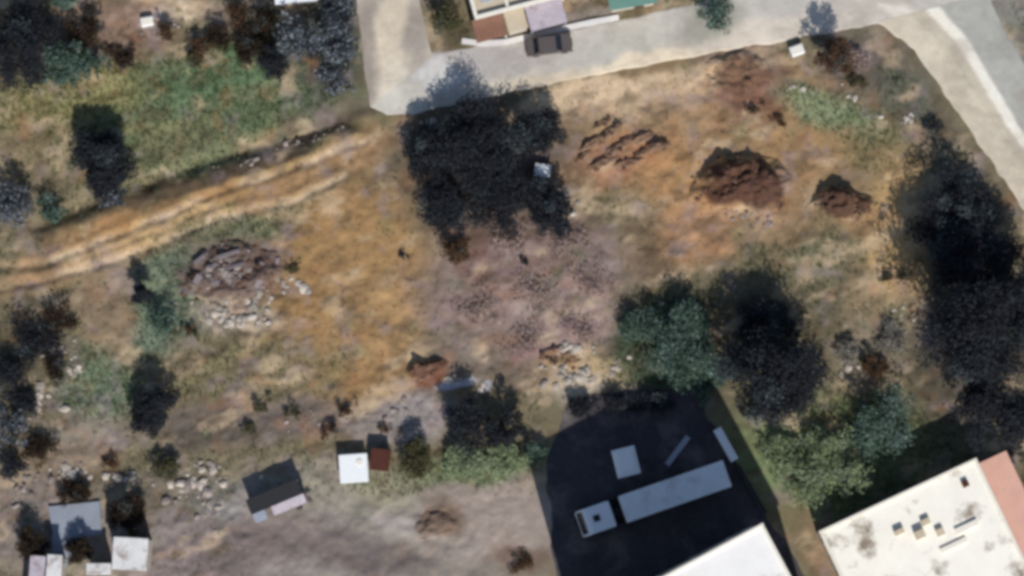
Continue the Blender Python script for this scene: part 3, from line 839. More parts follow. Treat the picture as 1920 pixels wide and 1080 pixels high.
def scatter(cx, cy, rx, ry, n, s0, s1, seed, ang=0.0):
    r = np.random.default_rng(seed)
    out = []
    for _ in range(n):
        a, k = r.uniform(0, 6.283), abs(r.normal(0, 0.62))
        u, v = rx * k * math.cos(a), ry * k * math.sin(a)
        c, s = math.cos(math.radians(ang)), math.sin(math.radians(ang))
        out.append((cx + u * c - v * s, cy + u * s + v * c, s0 * 0.75 + (s1 - s0) * r.uniform(0, 1) ** 3.0))
    return out

rubble("stone_scatter", "pale stones curving below the dark rubble heap", 430, 600,
       scatter(405, 588, 60, 22, 50, 0.3, 1.0, 1, 12) + scatter(455, 600, 50, 24, 50, 0.3, 1.3, 2, -10) + scatter(484, 560, 40, 20, 26, 0.3, 1.1, 3, -50) + scatter(530, 530, 50, 40, 24, 0.25, 0.7, 36) + [(570, 540, 1.5), (558, 530, 1.0), (578, 548, 0.8)], STONES)
rubble("stone_scatter", "grey stones strewn over the soil left of the lilac canopy", 380, 900,
       scatter(372, 908, 74, 36, 84, 0.35, 1.4, 4) + scatter(400, 960, 34, 24, 22, 0.35, 1.1, 5), GREYS + STONES)
rubble("stone_scatter", "white stones and scraps above the grey concrete slab", 200, 895,
       scatter(130, 885, 34, 18, 28, 0.4, 1.2, 6) + scatter(222, 896, 30, 10, 22, 0.5, 1.6, 7), STONES)
rubble("stone_scatter", "white stones along the plot's left edge", 110, 680,
       scatter(120, 660, 30, 40, 40, 0.3, 1.1, 8) + scatter(70, 765, 32, 44, 44, 0.3, 1.3, 9) + scatter(140, 700, 26, 30, 20, 0.3, 0.8, 10), STONES)
rubble("stone_scatter", "pale stones below the mauve scrub patch", 1080, 705,
       scatter(1080, 708, 80, 26, 80, 0.3, 1.2, 11) + scatter(1076, 654, 40, 12, 30, 0.3, 1.1, 12) + scatter(1150, 690, 24, 14, 8, 0.4, 0.9, 13), STONES)
rubble("stone_scatter", "small white stones strewn near the bend of the east road", 1640, 205,
       scatter(1595, 185, 20, 14, 9, 0.4, 1.2, 14, 40) + scatter(1645, 220, 18, 7, 7, 0.4, 1.0, 15) + scatter(1702, 222, 18, 9, 8, 0.4, 1.0, 16) + scatter(1488, 163, 16, 8, 6, 0.4, 1.0, 17), STONES)
rubble("stone_scatter", "pale stones at the sunny foot of the larger red mound", 1400, 400,
       scatter(1390, 405, 75, 22, 26, 0.3, 0.85, 18) + scatter(1440, 420, 14, 8, 4, 0.5, 1.2, 19), GREYS)
rubble("stone_scatter", "pale stones by the tallest dark tree's shadow", 1650, 580,
       scatter(1690, 590, 50, 30, 22, 0.3, 1.0, 20) + scatter(1590, 690, 20, 40, 12, 0.3, 1.0, 21), STONES)
rubble("stone_scatter", "grey stones in the boundary ditch near the side road", 560, 300,
       scatter(580, 262, 90, 10, 20, 0.3, 0.8, 22, -20) + scatter(470, 300, 60, 9, 12, 0.3, 0.8, 23, -20), GREYS)
rubble("stone_scatter", "grey stones on the brown slope above the meadow", 330, 50,
       scatter(300, 55, 90, 24, 22, 0.35, 1.0, 24) + scatter(440, 60, 60, 30, 16, 0.3, 0.9, 25), GREYS)
rubble("stone_scatter", "pale stones above the two blue black trees by the yard", 850, 712,
       scatter(850, 712, 36, 10, 22, 0.3, 0.9, 34) + scatter(904, 726, 10, 12, 6, 0.3, 0.8, 35), STONES)
rubble("stone_scatter", "grey clods and stones in the pale green yard edge", 640, 800,
       scatter(600, 790, 90, 24, 28, 0.3, 0.8, 26) + scatter(740, 770, 70, 26, 20, 0.3, 0.8, 27), GREYS)
rubble("stone_scatter", "stones at the bottom left corner beside the white roofed house", 50, 930,
       scatter(40, 920, 50, 40, 26, 0.3, 0.9, 28), GREYS)
rubble("stone_scatter", "pale stones around the blue black trees", 840, 260,
       scatter(800, 225, 40, 20, 12, 0.3, 0.8, 29) + scatter(865, 310, 26, 12, 8, 0.3, 0.8, 30) + scatter(1080, 380, 20, 20, 6, 0.3, 0.8, 31), STONES)

M['clod'] = material("red_brown_clods", (104, 80, 68), noise=((2.0, 0.25),), bump=0.5, per_object=0.4, spec=0.05)
CLODS = [stone_mesh(540 + k, M['clod'], 0.6 + 0.06 * k, 1) for k in range(5)]

def mound(name, label, px, py, rx, ry, h, tone, seed, ang=0.0, rough=0.5, cat="earth mound", clods=0):
    """a heap of earth with an uneven crest"""
    x, y, z = at(px, py)
    root = thing(name, label, cat, (x, y, z))
    n = 64
    t = np.linspace(-1.3, 1.3, n)
    U, V = np.meshgrid(t, t)
    a = math.radians(ang)
    lx, ly = U * rx / 20, V * ry / 20
    wx, wy = lx * math.cos(a) - ly * math.sin(a), lx * math.sin(a) + ly * math.cos(a)
    rr = np.hypot(U, V) * (1 + 0.45 * fbm(U + seed, V, 0.9, 600 + seed % 30, 4))
    prof = np.minimum(np.clip(1 - rr ** 1.5, -0.3, 1), 0.62 + 0.2 * fbm(U, V + seed, 0.45, 690, 3))
    hh = h * prof * (1 + 1.1 * rough * fbm(wx + seed * 3, wy, 2.0, 620 + seed % 30, 3)) + 0.35 * rough * fbm(wx, wy + seed, 0.9, 640, 3) * np.clip(prof * 3, 0, 1)
    hh = np.where(rr > 1, -0.35 * smooth(1.0, 1.12, rr), hh)
    gx_, gy_ = grid_of(wx + x, wy + y)
    gc = ground_color(gx_, gy_)
    kk = smooth(0.02, 0.5, prof + 0.45 * fbm(wx, wy, 1.1, 660 + seed % 20, 3)) * 0.9
    cc = gc + (mute(lin(tone), 0.9) - gc) * kk[..., None]
    g = height(wx + x, wy + y) - z
    v = np.stack([wx, wy, g + hh], -1).reshape(-1, 3)
    i = np.arange(n * n).reshape(n, n)
    f = np.stack([i[:-1, :-1], i[:-1, 1:], i[1:, 1:], i[1:, :-1]], -1).reshape(-1, 4)
    r = np.random.default_rng(900 + seed)
    for k in range(int(clods)):
        ri, rj = r.integers(8, n - 8, 2)
        if prof[ri, rj] < -0.1:
            continue
        sz = 0.18 + 0.5 * r.uniform() ** 3
        o = link("clod", CLODS[k % 5], root, (wx[ri, rj], wy[ri, rj], g[ri, rj] + max(hh[ri, rj], 0) + sz * 0.1))
        o.scale = (sz * 1.2, sz, sz * 0.8)
        o.rotation_euler = (0, 0, r.uniform(0, 6.28))
    link("heap", mesh_from("heap", v, f, M["earth"], cc.reshape(-1, 3), True), root)
    return root
mound("earth_mound", "larger heap of dark red earth in the plot's right half", 1380, 345, 82, 60, 3.0, (84, 56, 48), 1, 8, 0.9, clods=90)
mound("earth_mound", "smaller heap of dark red earth right of the larger one", 1578, 384, 54, 32, 1.9, (82, 56, 48), 2, -4, 1.0, clods=55)
for i, (px, py, rx, ry, h, ang, lab) in enumerate([
    (1112, 270, 30, 15, 1.0, 30, "leftmost ridge of brown spoil right of the blue black trees"),
    (1142, 250, 30, 14, 1.1, 32, "topmost ridge of brown spoil right of the blue black trees"),
    (1166, 272, 34, 14, 1.1, 30, "middle ridge of brown spoil right of the blue black trees"),
    (1200, 262, 30, 13, 1.0, 24, "upper right ridge of brown spoil, beside the middle one"),
    (1232, 276, 26, 13, 1.1, 14, "rightmost ridge of brown spoil, nearest the larger red mound"),
    (1130, 306, 32, 13, 0.8, 20, "lower left ridge of brown spoil"),
    (1096, 292, 20, 9, 0.7, 36, "small ridge of brown spoil nearest the blue black trees"),
    (1150, 288, 22, 9, 0.7, 28, "small ridge of brown spoil in the midst of the others"),
    (1206, 288, 22, 9, 0.7, 16, "small ridge of brown spoil under the upper right one"),
    (1128, 232, 18, 9, 0.7, 30, "small ridge of brown spoil above the topmost long ridge"),
    (1180, 306, 34, 13, 0.8, 12, "lowest ridge of brown spoil, right of the lower left one")]):
    mound("spoil_ridge", lab, px, py, rx, ry * 0.75, h * 0.75, (138, 110, 88), 20 + i, ang, 0.9, "earth ridge", 10)
mound("earth_mound", "small reddish heap of earth at the tan field's lower right", 800, 694, 40, 20, 0.9, (100, 68, 56), 5, 20, 1.0, clods=30)
mound("earth_mound", "brown heap of earth under the pale stones below the mauve scrub", 1050, 672, 38, 20, 0.6, (130, 100, 72), 6, 0, 1.0, clods=30)
mound("earth_mound", "mauve brown lump of earth below the north road", 1385, 140, 60, 44, 0.9, (118, 88, 68), 7, -20, 0.9)
mound("earth_mound", "brown heap of earth in the grey yard", 812, 985, 44, 26, 0.4, (120, 100, 86), 8, 20, 0.9)
# rubble heap: broken slabs over a core of earth
x0, y0, z0 = at(428, 510)
heap = mound("rubble_heap", "dark heap of broken lilac grey slabs and earth in the left field", 428, 512, 96, 62, 1.0, (110, 92, 84), 9, 10, 1.3, "rubble", 120)
bm = bmesh.new()
box(bm, (0, 0, 0), (1, 1, 1), 0.04)
slab_me = bpy.data.meshes.new("slab")
bm.to_mesh(slab_me)
bm.free()
slab_me.materials.append(M['slab'])
for k, (px, py, l, w, t, rz) in enumerate([(430, 478, 2.2, 0.34, 0.2, 18), (442, 500, 1.9, 0.3, 0.2, 16), (402, 500, 0.8, 0.35, 0.2, 40), (464, 474, 0.6, 0.4, 0.25, 70),
                                            (376, 488, 1.3, 0.4, 0.25, 38), (372, 525, 0.9, 0.6, 0.3, 62), (410, 532, 1.2, 0.4, 0.2, 10), (492, 500, 0.9, 0.5, 0.3, 80),
                                            (486, 532, 1.0, 0.5, 0.25, 55), (448, 545, 0.9, 0.4, 0.25, 24), (352, 545, 0.8, 0.4, 0.2, 20), (520, 490, 0.6, 0.4, 0.3, 85)]):
    a, b, c = at(px, py)
    top = 0.7 * max(0.0, 1 - (((px - 428) / 96) ** 2 + ((py - 512) / 62) ** 2)) + 0.22
    o = link("slab", slab_me, heap, (a - heap.location.x, b - heap.location.y, c - heap.location.z + top))
    o.scale = (l, w, t)
    o.rotation_euler = (random.uniform(-0.35, 0.2), random.uniform(-0.2, 0.2), math.radians(rz))
for k, (sx, sy, s) in enumerate(scatter(428, 520, 84, 56, 190, 0.22, 1.0, 33)):
    a, b, c = at(sx, sy)
    top = 0.75 * max(0.0, 1 - (((sx - 428) / 96) ** 2 + ((sy - 512) / 62) ** 2))
    o = link("stone", GREYS[k % 6], heap, (a - heap.location.x, b - heap.location.y, c - heap.location.z + top))
    o.scale = (s * 1.2, s, s * 0.8)
    o.rotation_euler = (0, 0, random.uniform(0, 6.28))

# ------------------------------------------------------------------ buildings
def facade_parts(root, L, D, z, mat_wall, storeys, roof_mat, parapet_mat, par_h=0.35, wt=0.25, win_w=1.2, sides=(0, 1, 2, 3), step=3.2, door=True):
    """local frame: x along length L (0..L), y along depth D (0..D), wall height z"""
    boxed("wall", (L / 2, D / 2, z / 2 - 0.2), (L - 0.02, D - 0.02, z + 0.4 - 0.02), mat_wall, root)
    rf = boxed("roof", (L / 2, D / 2, z + 0.06), (L + 0.3, D + 0.3, 0.16), roof_mat, root)
    for nm, c, s in (("parapet", (L / 2, 0.0, z + 0.14 + par_h / 2), (L + 0.3, wt, par_h)), ("parapet", (L / 2, D, z + 0.14 + par_h / 2), (L + 0.3, wt, par_h)),
                     ("parapet", (0.0, D / 2, z + 0.14 + par_h / 2), (wt, D - wt - 0.004, par_h)), ("parapet", (L, D / 2, z + 0.14 + par_h / 2), (wt, D - wt - 0.004, par_h))):
        boxed(nm, c, s, parapet_mat, rf, 0.02)
    sh = z / storeys
    for s in range(storeys):
        zc = s * sh + sh * 0.55
        for side in sides:
            ln = L if side in (0, 2) else D
            n = max(1, int(ln / step))
            for k in range(n):
                p = (k + 0.5) * ln / n
                c = {0: (p, 0, zc), 1: (L, p, zc), 2: (p, D, zc), 3: (0, p, zc)}[side]
                sz = (win_w, 0.10, 1.2) if side in (0, 2) else (0.10, win_w, 1.2)
                w = boxed("window", c, sz, parapet_mat, root)
                pz = (win_w - 0.16, 0.14, 1.04) if side in (0, 2) else (0.14, win_w - 0.16, 1.04)
                boxed("pane", c, pz, M['glass'], w)
    if door:
        boxed("door", (L * 0.3 + 1.3, 0, 1.02), (0.95, 0.16, 2.05), M['door'], root)
    return rf

def place(px, py, z, to, length_dir=True):
    """root location for a corner seen at px, py at height z, and the angle towards grid point `to` at that height"""
    x, y = P(px, py, z)
    X2, Y2 = P(to[0], to[1], z)
    return (x, y, 0.0), math.atan2(Y2 - y, X2 - x)

# tall block whose white roof corner shows at the bottom edge; its shade covers the yard
loc, rz = place(1428, 984, 16.0, (1252, 1078))
L_, D_ = 18.5, 15.0
tall = thing("flat_block", "tall block with white roof at the bottom edge beside the asphalt yard", "building", loc, rz)
rf = facade_parts(tall, L_, D_, 16.0, M['wall'], 5, M['roof_clean'], M['parapet'], 0.3)
shade_top = boxed("shade_tower", (11.0, 12.0, 16.15 + 2.9), (11.0, 5.6, 5.8), M['wall'], tall)  # unseen raised block added to stretch the shade cast on the yard
boxed("shade_tower_roof", (11.0, 12.0, 16.15 + 5.88), (11.3, 5.9, 0.16), M['roof_white'], shade_top)

# low long building with white roof and pink lean-to
loc, rz = place(1541, 996, 4.6, (1828, 862))
lb = thing("low_building", "low building with stained white roof and pink side strip at bottom right", "building", loc, rz)
lb.scale = (1, 1, 1)
LL, DD = 15.7, 13.0
# depth runs away to the south, so the frame is mirrored by a half turn about its far corner
holder = lb
ex, ey = P(1828, 862, 4.6)
lb.location = (ex, ey, 0)
lb.rotation_euler[2] = rz + math.pi
rf = facade_parts(lb, LL, DD, 4.6, M['wall'], 1, M['roof_white'], M['parapet'], 0.22, 0.28)
for (a, b, sx, sy, sz, nm, mt) in ((5.2, 6.2, 2.6, 0.5, 0.25, "roof_upstand", 'parapet'), (3.4, 5.2, 2.2, 0.6, 0.3, "roof_upstand", 'parapet'), (7.6, 4.0, 0.9, 0.8, 0.7, "roof_unit", 'beige'),
                                   (6.6, 3.2, 0.8, 0.6, 0.5, "roof_unit", 'beige'), (5.8, 4.6, 0.7, 0.7, 0.5, "roof_unit", 'beige'), (9.2, 3.0, 0.9, 0.5, 0.6, "roof_unit", 'beige'), (1.8, 1.6, 0.6, 0.6, 0.4, "roof_unit", 'rust')):
    boxed(nm, (a, b, 4.74 + sz / 2), (sx, sy, sz), M[mt], rf, 0.03)
bm = bmesh.new()
box(bm, (-1.62, DD / 2 + 0.3, 1.7), (2.5, DD - 0.6, 3.8))
ln = obj("lean_to", bm, M['wall'], lb)
boxed("pink_roof", (-1.64, DD / 2 + 0.3, 3.72), (2.9, DD - 0.3, 0.2), M['pink_roof'], ln, 0.03)

# cream house north of the road
hx, hy = P(893, 34, 3.3)
hx2, hy2 = P(1010, 3, 3.3)
hrz = math.atan2(hy2 - hy, hx2 - hx)
house = thing("cream_house", "cream flat-roofed house with terracotta porch north of the road", "house", (hx, hy, 0), hrz)
HL = 8.6
rf = facade_parts(house, HL, 9.0, 3.3, M['wall'], 1, M['beige'], M['parapet'], 0.5, 0.35)
boxed("room_divider", (HL * 0.36, 4.5, 3.3 + 0.34), (0.3, 8.6, 0.4), M['parapet'], rf, 0.02)
boxed("roof_unit", (1.4, 1.6, 3.5), (1.1, 0.9, 0.6), M['steel'], rf, 0.03)
boxed("roof_unit", (5.4, 2.2, 3.45), (1.6, 0.7, 0.5), M['concrete'], rf, 0.03)
bm = bmesh.new()
vs_ = [(-0.5, -2.1, 2.1), (2.5, -2.1, 2.1), (2.5, -0.02, 2.75), (-0.5, -0.02, 2.75)]
b = [bm.verts.new(p) for p in vs_] + [bm.verts.new((p[0], p[1], p[2] - 0.14)) for p in vs_]
for q in ((0, 1, 2, 3), (7, 6, 5, 4), (0, 4, 5, 1), (1, 5, 6, 2), (2, 6, 7, 3), (3, 7, 4, 0)):
    bm.faces.new([b[i] for i in q])
pr = obj("porch_roof", bm, M['terracotta'], house)
for k in range(8):
    boxed("tile_row", (-0.5 + 0.19 + k * 0.375, -1.06, 2.5), (0.14, 2.05, 0.1), M['terracotta'], pr).rotation_euler = (0, 0, 0)
for px_ in (-0.35, 2.35):
    bm = bmesh.new()
    cyl(bm, (px_, -1.95, 0.98), 0.09, 2.06)
    obj("post", bm, M['white_paint'], house)
boxed("terrace_roof", (3.55, -1.0, 2.5), (1.9, 1.9, 0.18), M['beige'], house)
boxed("terrace_wall", (3.55, -1.0, 1.1), (1.7, 1.7, 2.6), M['wall'], house)
boxed("carport_roof", (6.4, -1.25, 2.75), (3.5, 2.45, 0.14), M['lilac'], house)
for a, b2 in ((4.8, -2.35), (8.0, -2.35)):
    bm = bmesh.new()
    cyl(bm, (a, b2, 1.25), 0.07, 2.9)
    obj("post", bm, M['steel'], house)
# kerb in front of the house
kp = [P(*p) for p in [(866, 77), (905, 82), (950, 79), (1010, 64), (1060, 53), (1110, 42), (1160, 33)]]
bm = bmesh.new()
left, right = [], []
for k, p in enumerate(kp):
    a, b2 = kp[max(k - 1, 0)], kp[min(k + 1, len(kp) - 1)]
    d = Vector((b2[0] - a[0], b2[1] - a[1])).normalized()
    n = Vector((-d.y, d.x)) * 0.26
    left.append((p[0] + n.x, p[1] + n.y))
    right.append((p[0] - n.x, p[1] - n.y))
prism(bm, left + right[::-1], -0.2, 0.19)
tag(obj("kerb", bm, M['kerb']), "pale kerb curving along the road in front of the cream house", "kerb")

# teal roofed shed and white roofed house cut by the top edge
x, y = P(1186, -2, 2.6)
shed = thing("teal_shed", "shed with teal sheet roof cut by the top edge", "shed", (x, y, 0), math.radians(10))
boxed("wall", (0, 1.0, 1.2), (4.0, 3.0, 2.7), M['wall'], shed)
tr_ = boxed("roof", (0, 1.0, 2.62), (4.5, 3.5, 0.12), M['teal'], shed)
for k in range(9):
    boxed("rib", (-2.0 + k * 0.5, 1.0, 2.71), (0.07, 3.5, 0.05), M['teal'], tr_)
boxed("door", (0.6, -0.52, 1.0), (0.9, 0.06, 2.0), M['door'], shed)
x, y = P(556, 2, 3.0)
wh = thing("white_house", "house whose white roof edge shows at the top above silvery trees", "house", (x, y, 0), math.radians(6))
boxed("wall", (0, 1.9, 1.4), (3.4, 3.4, 3.1), M['wall'], wh)
boxed("roof", (0, 1.9, 3.02), (4.0, 4.1, 0.16), M['white_paint'], wh)
boxed("window", (0.6, 0.18, 1.5), (1.0, 0.06, 1.0), M['glass'], wh)

# white roofed house at the bottom left and its concrete slab
x, y = P(243, 1042, 4.4)
wl = thing("stepped_house", "tall narrow house with stepped white roofs at the bottom left corner", "house", (0, 0, 0))
def roof_block(px0, py0, px1, py1, z, mat, ang=0.0, wname="wall"):
    a = P(px0, py1, z)
    b3 = P(px1, py0, z)
    c = ((a[0] + b3[0]) / 2, (a[1] + b3[1]) / 2)
    w, d = b3[0] - a[0], b3[1] - a[1]
    boxed(wname, (c[0], c[1], z / 2 - 0.2), (w - 0.3, d - 0.3, z + 0.2), M['wall'], wl, 0, ang)
    r = boxed("roof", (c[0], c[1], z), (w, d, 0.14), M[mat], wl, 0.02, ang)
    boxed("window", (c[0] + w * 0.1, c[1] + d / 2 - 0.15, z * 0.55), (min(1.0, w * 0.4), 0.08, 1.0), M['glass'], wl, 0, 0)
    return r
roof_block(211, 1008, 277, 1069, 4.6, 'weathered', math.radians(-3))
roof_block(162, 1056, 208, 1078, 3.6, 'weathered')
roof_block(84, 1040, 114, 1150, 3.4, 'weathered', math.radians(-4))
roof_block(52, 1042, 82.5, 1150, 3.3, 'lilac', math.radians(-4))
bm = bmesh.new()
prism(bm, poly_w([(92, 950), (188, 940), (192, 1000), (150, 1010), (122, 1070), (96, 1070), (100, 1000)][::-1]), -0.2, 0.42)
tag(obj("concrete_slab", bm, M['concrete']), "blue grey concrete slab above the stepped white roofs", "slab")

# ------------------------------------------------------------------ yard things
def wheel(parent, x, y, r, w, name="wheel"):
    bm = bmesh.new()
    cyl(bm, (0, 0, 0), r, w, 'Y', 20)
    o = obj(name, bm, M['rubber'], parent, (x, y, r))
    bm = bmesh.new()
    cyl(bm, (0, 0, 0), r * 0.55, w + 0.03, 'Y', 14)
    obj("rim", bm, M['rim'], o)
    return o

# articulated lorry: local x points to the trailer's rear
a0 = P(1086, 984, 3.0)
a1 = P(1362, 888, 3.0)
trz = math.atan2(a1[1] - a0[1], a1[0] - a0[0])
LT = math.hypot(a1[0] - a0[0], a1[1] - a0[1])
truck = thing("articulated_lorry", "white lorry with long pale grey trailer parked on dark asphalt", "lorry", (a0[0], a0[1], 0.03), trz)
CL = 3.6
bm = bmesh.new()
prof = [(0.12, 0.55), (0.0, 1.2), (0.10, 1.75), (0.62, 2.85), (1.0, 3.08), (CL - 0.35, 3.12), (CL - 0.35, 0.55)]
pl = [bm.verts.new((p[0], -1.24, p[1])) for p in prof]
pr_ = [bm.verts.new((p[0], 1.24, p[1])) for p in prof]
bm.faces.new(pl)
bm.faces.new(pr_[::-1])
n = len(prof)
for k in range(n):
    bm.faces.new((pl[k], pr_[k], pr_[(k + 1) % n], pl[(k + 1) % n]))
bmesh.ops.bevel(bm, geom=bm.edges[:], offset=0.08, segments=2, affect='EDGES')
cabo = obj("cab", bm, M['cab'], truck)
bm = bmesh.new()
q = [bm.verts.new(p) for p in ((0.13, -1.05, 1.86), (0.13, 1.05, 1.86), (0.57, 1.0, 2.78), (0.57, -1.0, 2.78))]
q2 = [bm.verts.new((v.co.x - 0.05, v.co.y, v.co.z + 0.025)) for v in q]
bm.faces.new(q2)
for k in range(4):
    bm.faces.new((q[k], q[(k + 1) % 4], q2[(k + 1) % 4], q2[k]))
obj("windscreen", bm, M['glass'], cabo)
for s in (-1, 1):
    boxed("side_window", (1.35, s * 1.245, 2.25), (1.1, 0.03, 0.75), M['glass'], cabo)
    boxed("mirror", (0.45, s * 1.47, 2.2), (0.12, 0.26, 0.6), M['chassis'], cabo, 0.03)
    boxed("headlight", (0.03, s * 0.9, 0.95), (0.10, 0.4, 0.22), M['lamp'], cabo, 0.02)
boxed("roof_hatch", (1.72, 0.05, 3.15), (0.62, 0.6, 0.08), M['chassis'], cabo, 0.03)
boxed("bumper", (-0.02, 0, 0.62), (0.16, 2.4, 0.35), M['chassis'], truck, 0.05)
boxed("chassis", (LT / 2 + 0.3, 0, 0.85), (LT - 0.9, 1.0, 0.26), M['chassis'], truck)
TX = 4.25
tl = boxed("trailer", ((TX + LT) / 2, 0, 2.55), (LT - TX, 2.56, 2.75), M['trailer'], truck, 0.05, 0, 2)
for k in range(11):
    boxed("roof_bow", (TX + 0.45 + k * (LT - TX - 0.9) / 10, 0, 3.935), (0.06, 2.46, 0.03), M['trailer'], tl)
boxed("rear_door", (LT + 0.012, 0.64, 2.5), (0.04, 1.2, 2.5), M['trailer'], tl)
boxed("rear_door", (LT + 0.012, -0.64, 2.5), (0.04, 1.2, 2.5), M['trailer'], tl)
for wx in (0.95, 3.9):
    for s in (-1, 1):
        wheel(truck, wx, s * 1.08, 0.5, 0.32)
for wx in (LT - 3.2, LT - 1.95, LT - 0.8):
    for s in (-1, 1):
        wheel(truck, wx, s * 1.08, 0.48, 0.36)

# white cabin in the yard
x, y = P(1174, 866, 2.5)
kb = thing("guard_cabin", "small white cabin standing behind the lorry in the yard", "cabin", (x, y, 0.03), math.radians(14))
boxed("wall", (0, 0, 1.15), (1.8, 2.2, 2.3), M['white_paint'], kb)
bm = bmesh.new()
bs = [bm.verts.new(p) for p in ((-1.1, -1.32, 2.3), (1.1, -1.32, 2.3), (1.1, 1.32, 2.3), (-1.1, 1.32, 2.3))]
ts = [bm.verts.new(p) for p in ((-0.7, -0.8, 2.62), (0.7, -0.8, 2.62), (0.7, 0.8, 2.62), (-0.7, 0.8, 2.62))]
bm.faces.new(ts)
bm.faces.new(bs[::-1])
for k in range(4):
    bm.faces.new((bs[k], bs[(k + 1) % 4], ts[(k + 1) % 4], ts[k]))
obj("roof", bm, M['white_paint'], kb)
boxed("door", (0.2, -1.11, 1.0), (0.8, 0.05, 1.9), M['door'], kb)
boxed("window", (-0.91, 0, 1.5), (0.05, 1.1, 0.8), M['glass'], kb)
boxed("window", (0.91, 0, 1.5), (0.05, 1.1, 0.8), M['glass'], kb)

# grey steel ramp
x, y = P(1271, 845, 0.4)
p0, p1 = P(1250, 872, 0.4), P(1291, 818, 0.4)
rl = math.hypot(p1[0] - p0[0], p1[1] - p0[1])
rp = thing("steel_ramp", "thin grey steel ramp lying on the dark yard right of the cabin", "ramp", (p0[0], p0[1], 0.03), math.atan2(p1[1] - p0[1], p1[0] - p0[0]))
for s in (-0.22, 0.22):
    boxed("side_rail", (rl / 2, s, 0.25), (rl, 0.08, 0.16), M['steel'], rp)
boxed("plate", (rl / 2, 0, 0.27), (rl - 0.1, 0.36, 0.05), M['steel'], rp)
# white gate wall
p0, p1 = P(1345, 805, 1.8), P(1377, 862, 1.8)
gl = math.hypot(p1[0] - p0[0], p1[1] - p0[1])
gw = thing("gate_wall", "short thick white wall at the yard's right corner", "wall", (p0[0], p0[1], 0), math.atan2(p1[1] - p0[1], p1[0] - p0[0]))
boxed("wall_panel", (gl / 2, 0, 0.85), (gl, 0.5, 1.75), M['white_paint'], gw)
boxed("coping", (gl / 2, 0, 1.78), (gl + 0.12, 0.78, 0.12), M['white_paint'], gw, 0.02)
# low alley wall from the gate to the tall block
pts = [P(1384, 872, 1.2), P(1436, 962, 1.2)]
al = math.hypot(pts[1][0] - pts[0][0], pts[1][1] - pts[0][1])
aw = thing("alley_wall", "low grey wall between the dark yard and the alley", "wall", (pts[0][0], pts[0][1], 0), math.atan2(pts[1][1] - pts[0][1], pts[1][0] - pts[0][0]))
boxed("wall_panel", (al / 2, 0, 0.5), (al, 0.2, 1.2), M['concrete'], aw)
boxed("coping", (al / 2, 0, 1.12), (al, 0.28, 0.08), M['chassis'], aw, 0.02)

# white tank and rusty box
x, y = P(663, 878, 1.3)
tk = thing("white_tank", "square white tank with bright lid on the pale soil", "tank", (x, y, H(x, y)), math.radians(4))
boxed("body", (0, 0, 0.55), (2.5, 2.5, 1.5), M['white_paint'], tk, 0.08, 0, 2)
boxed("lid", (0, 0, 1.34), (2.66, 2.66, 0.12), M['white_paint'], tk, 0.04)
bm = bmesh.new()
cyl(bm, (0.6, 0.5, 1.44), 0.3, 0.12)
obj("manhole", bm, M['parapet'], tk)
x, y = P(713, 862, 1.5)
rb = thing("rusty_box", "rust brown metal box right of the white tank", "box", (x, y, H(x, y)), math.radians(-6))
boxed("body", (0, 0, 0.7), (1.7, 1.9, 1.7), M['rust'], rb, 0.04)
rl2 = boxed("lid", (0, 0, 1.58), (1.84, 2.04, 0.1), M['rust'], rb, 0.02)
for k in range(5):
    boxed("rib", (-0.7 + k * 0.35, 0, 1.65), (0.06, 1.96, 0.05), M['rust'], rl2)
# lilac canopy
x, y = P(524, 950, 2.4)
p0, p1 = P(478, 972, 2.4), P(570, 934, 2.4)
cn = thing("lilac_canopy", "long narrow lilac white canopy on posts in the grey yard", "canopy", (p0[0], p0[1], H(*p0)), math.atan2(p1[1] - p0[1], p1[0] - p0[0]))
cl_ = math.hypot(p1[0] - p0[0], p1[1] - p0[1])
for nm, a, b2, mt in (("roof_panel", -0.1, 1.1, 'concrete'), ("roof_panel", 1.75, cl_ + 0.1, 'lilac')):
    bm = bmesh.new()
    box(bm, (0, 0, 0), (b2 - a, 0.9, 0.07), 0.01)
    o = obj(nm, bm, M[mt], cn, ((a + b2) / 2, 0, 2.1))
    o.rotation_euler = (math.radians(10), 0, 0)
boxed("back_screen", (cl_ / 2, 0.52, 0.9), (cl_ + 0.3, 0.08, 2.2), M['chassis'], cn)
boxed("back_roof", (cl_ / 2 - 0.1, 1.15, 2.1), (cl_ + 0.2, 1.5, 0.07), M['chassis'], cn)
for a in (0.0, cl_ / 2, cl_):
    for b2 in (-0.3, 1.8):
        bm = bmesh.new()
        cyl(bm, (a, b2, 0.8), 0.05, 2.4)
        obj("post", bm, M['steel'], cn)
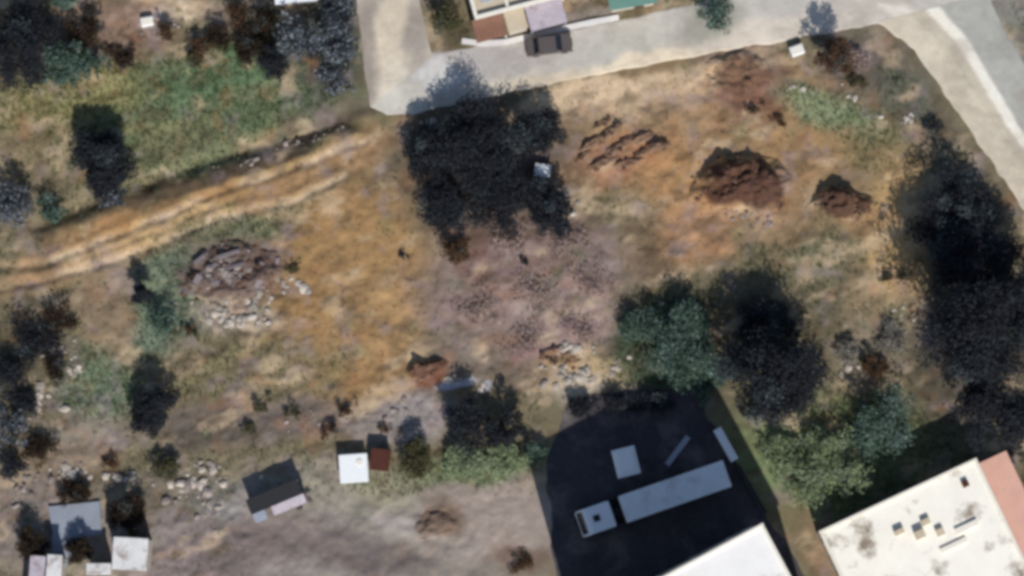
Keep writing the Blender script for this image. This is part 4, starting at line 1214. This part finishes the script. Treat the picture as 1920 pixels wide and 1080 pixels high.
# pale crate under the dark tree and other white things
x, y = P(1017, 319, 1.2)
cr = thing("pale_crate", "pale blue white crate beside the blue black trees", "crate", (x, y, H(x, y)), math.radians(-8))
boxed("body", (0, 0, 0.45), (1.4, 1.1, 1.1), M['tarp'], cr, 0.04)
boxed("lid", (0, 0, 1.03), (1.5, 1.2, 0.08), M['white_paint'], cr, 0.02)
for (px, py, sx, sy, lab, ang) in ((1493, 96, 1.3, 1.0, "white block beside the road bend, in dark scrub", 20), (277, 42, 1.2, 0.9, "small white block on the brown slope above the meadow", 10)):
    x, y, z = at(px, py)
    t = thing("white_block", lab, "block", (x, y, z), math.radians(ang))
    boxed("body", (0, 0, 0.3), (sx, sy, 0.8), M['white_paint'], t, 0.1, 0, 2)
    boxed("cap", (0, 0, 0.74), (sx * 0.8, sy * 0.8, 0.12), M['parapet'], t, 0.03)
# car on the north road
x, y = P(1030, 84, 0.8)
car = thing("parked_car", "grey brown car parked on the pale road before the cream house", "car", (x, y, 0.09), math.radians(7))
bm = bmesh.new()
prof = [(-2.2, 0.35), (-2.25, 0.7), (-2.1, 0.92), (-1.5, 0.98), (-1.0, 1.42), (0.55, 1.46), (1.2, 1.0), (2.05, 0.88), (2.2, 0.65), (2.18, 0.35)]
pl = [bm.verts.new((p[0], -0.86 + (0.12 if p[1] > 1.2 else 0), p[1])) for p in prof]
pr_ = [bm.verts.new((p[0], 0.86 - (0.12 if p[1] > 1.2 else 0), p[1])) for p in prof]
bm.faces.new(pl)
bm.faces.new(pr_[::-1])
n = len(prof)
for k in range(n):
    bm.faces.new((pl[k], pr_[k], pr_[(k + 1) % n], pl[(k + 1) % n]))
bmesh.ops.bevel(bm, geom=bm.edges[:], offset=0.06, segments=2, affect='EDGES')
body = obj("body", bm, M['car'], car)
def pane(name, pts, off):
    bm = bmesh.new()
    q = [bm.verts.new(Vector(p) - Vector(off) * 0.02) for p in pts]
    q2 = [bm.verts.new(Vector(p) + Vector(off)) for p in pts]
    bm.faces.new(q2)
    for k in range(4):
        bm.faces.new((q[k], q[(k + 1) % 4], q2[(k + 1) % 4], q2[k]))
    return obj(name, bm, M['glass'], body)
pane("windscreen", ((0.62, -0.66, 1.42), (1.14, -0.74, 1.06), (1.14, 0.74, 1.06), (0.62, 0.66, 1.42)), (0.02, 0, 0.03))
pane("rear_window", ((-1.05, -0.66, 1.40), (-1.05, 0.66, 1.40), (-1.45, 0.74, 1.04), (-1.45, -0.74, 1.04)), (-0.02, 0, 0.03))
for s in (-1, 1):
    boxed("side_window", (-0.2, s * 0.80, 1.2), (1.7, 0.06, 0.3), M['glass'], body)
    boxed("headlight", (2.16, s * 0.6, 0.72), (0.1, 0.34, 0.14), M['lamp'], body, 0.02)
    for wx in (-1.35, 1.35):
        wheel(car, wx, s * 0.8, 0.31, 0.2)
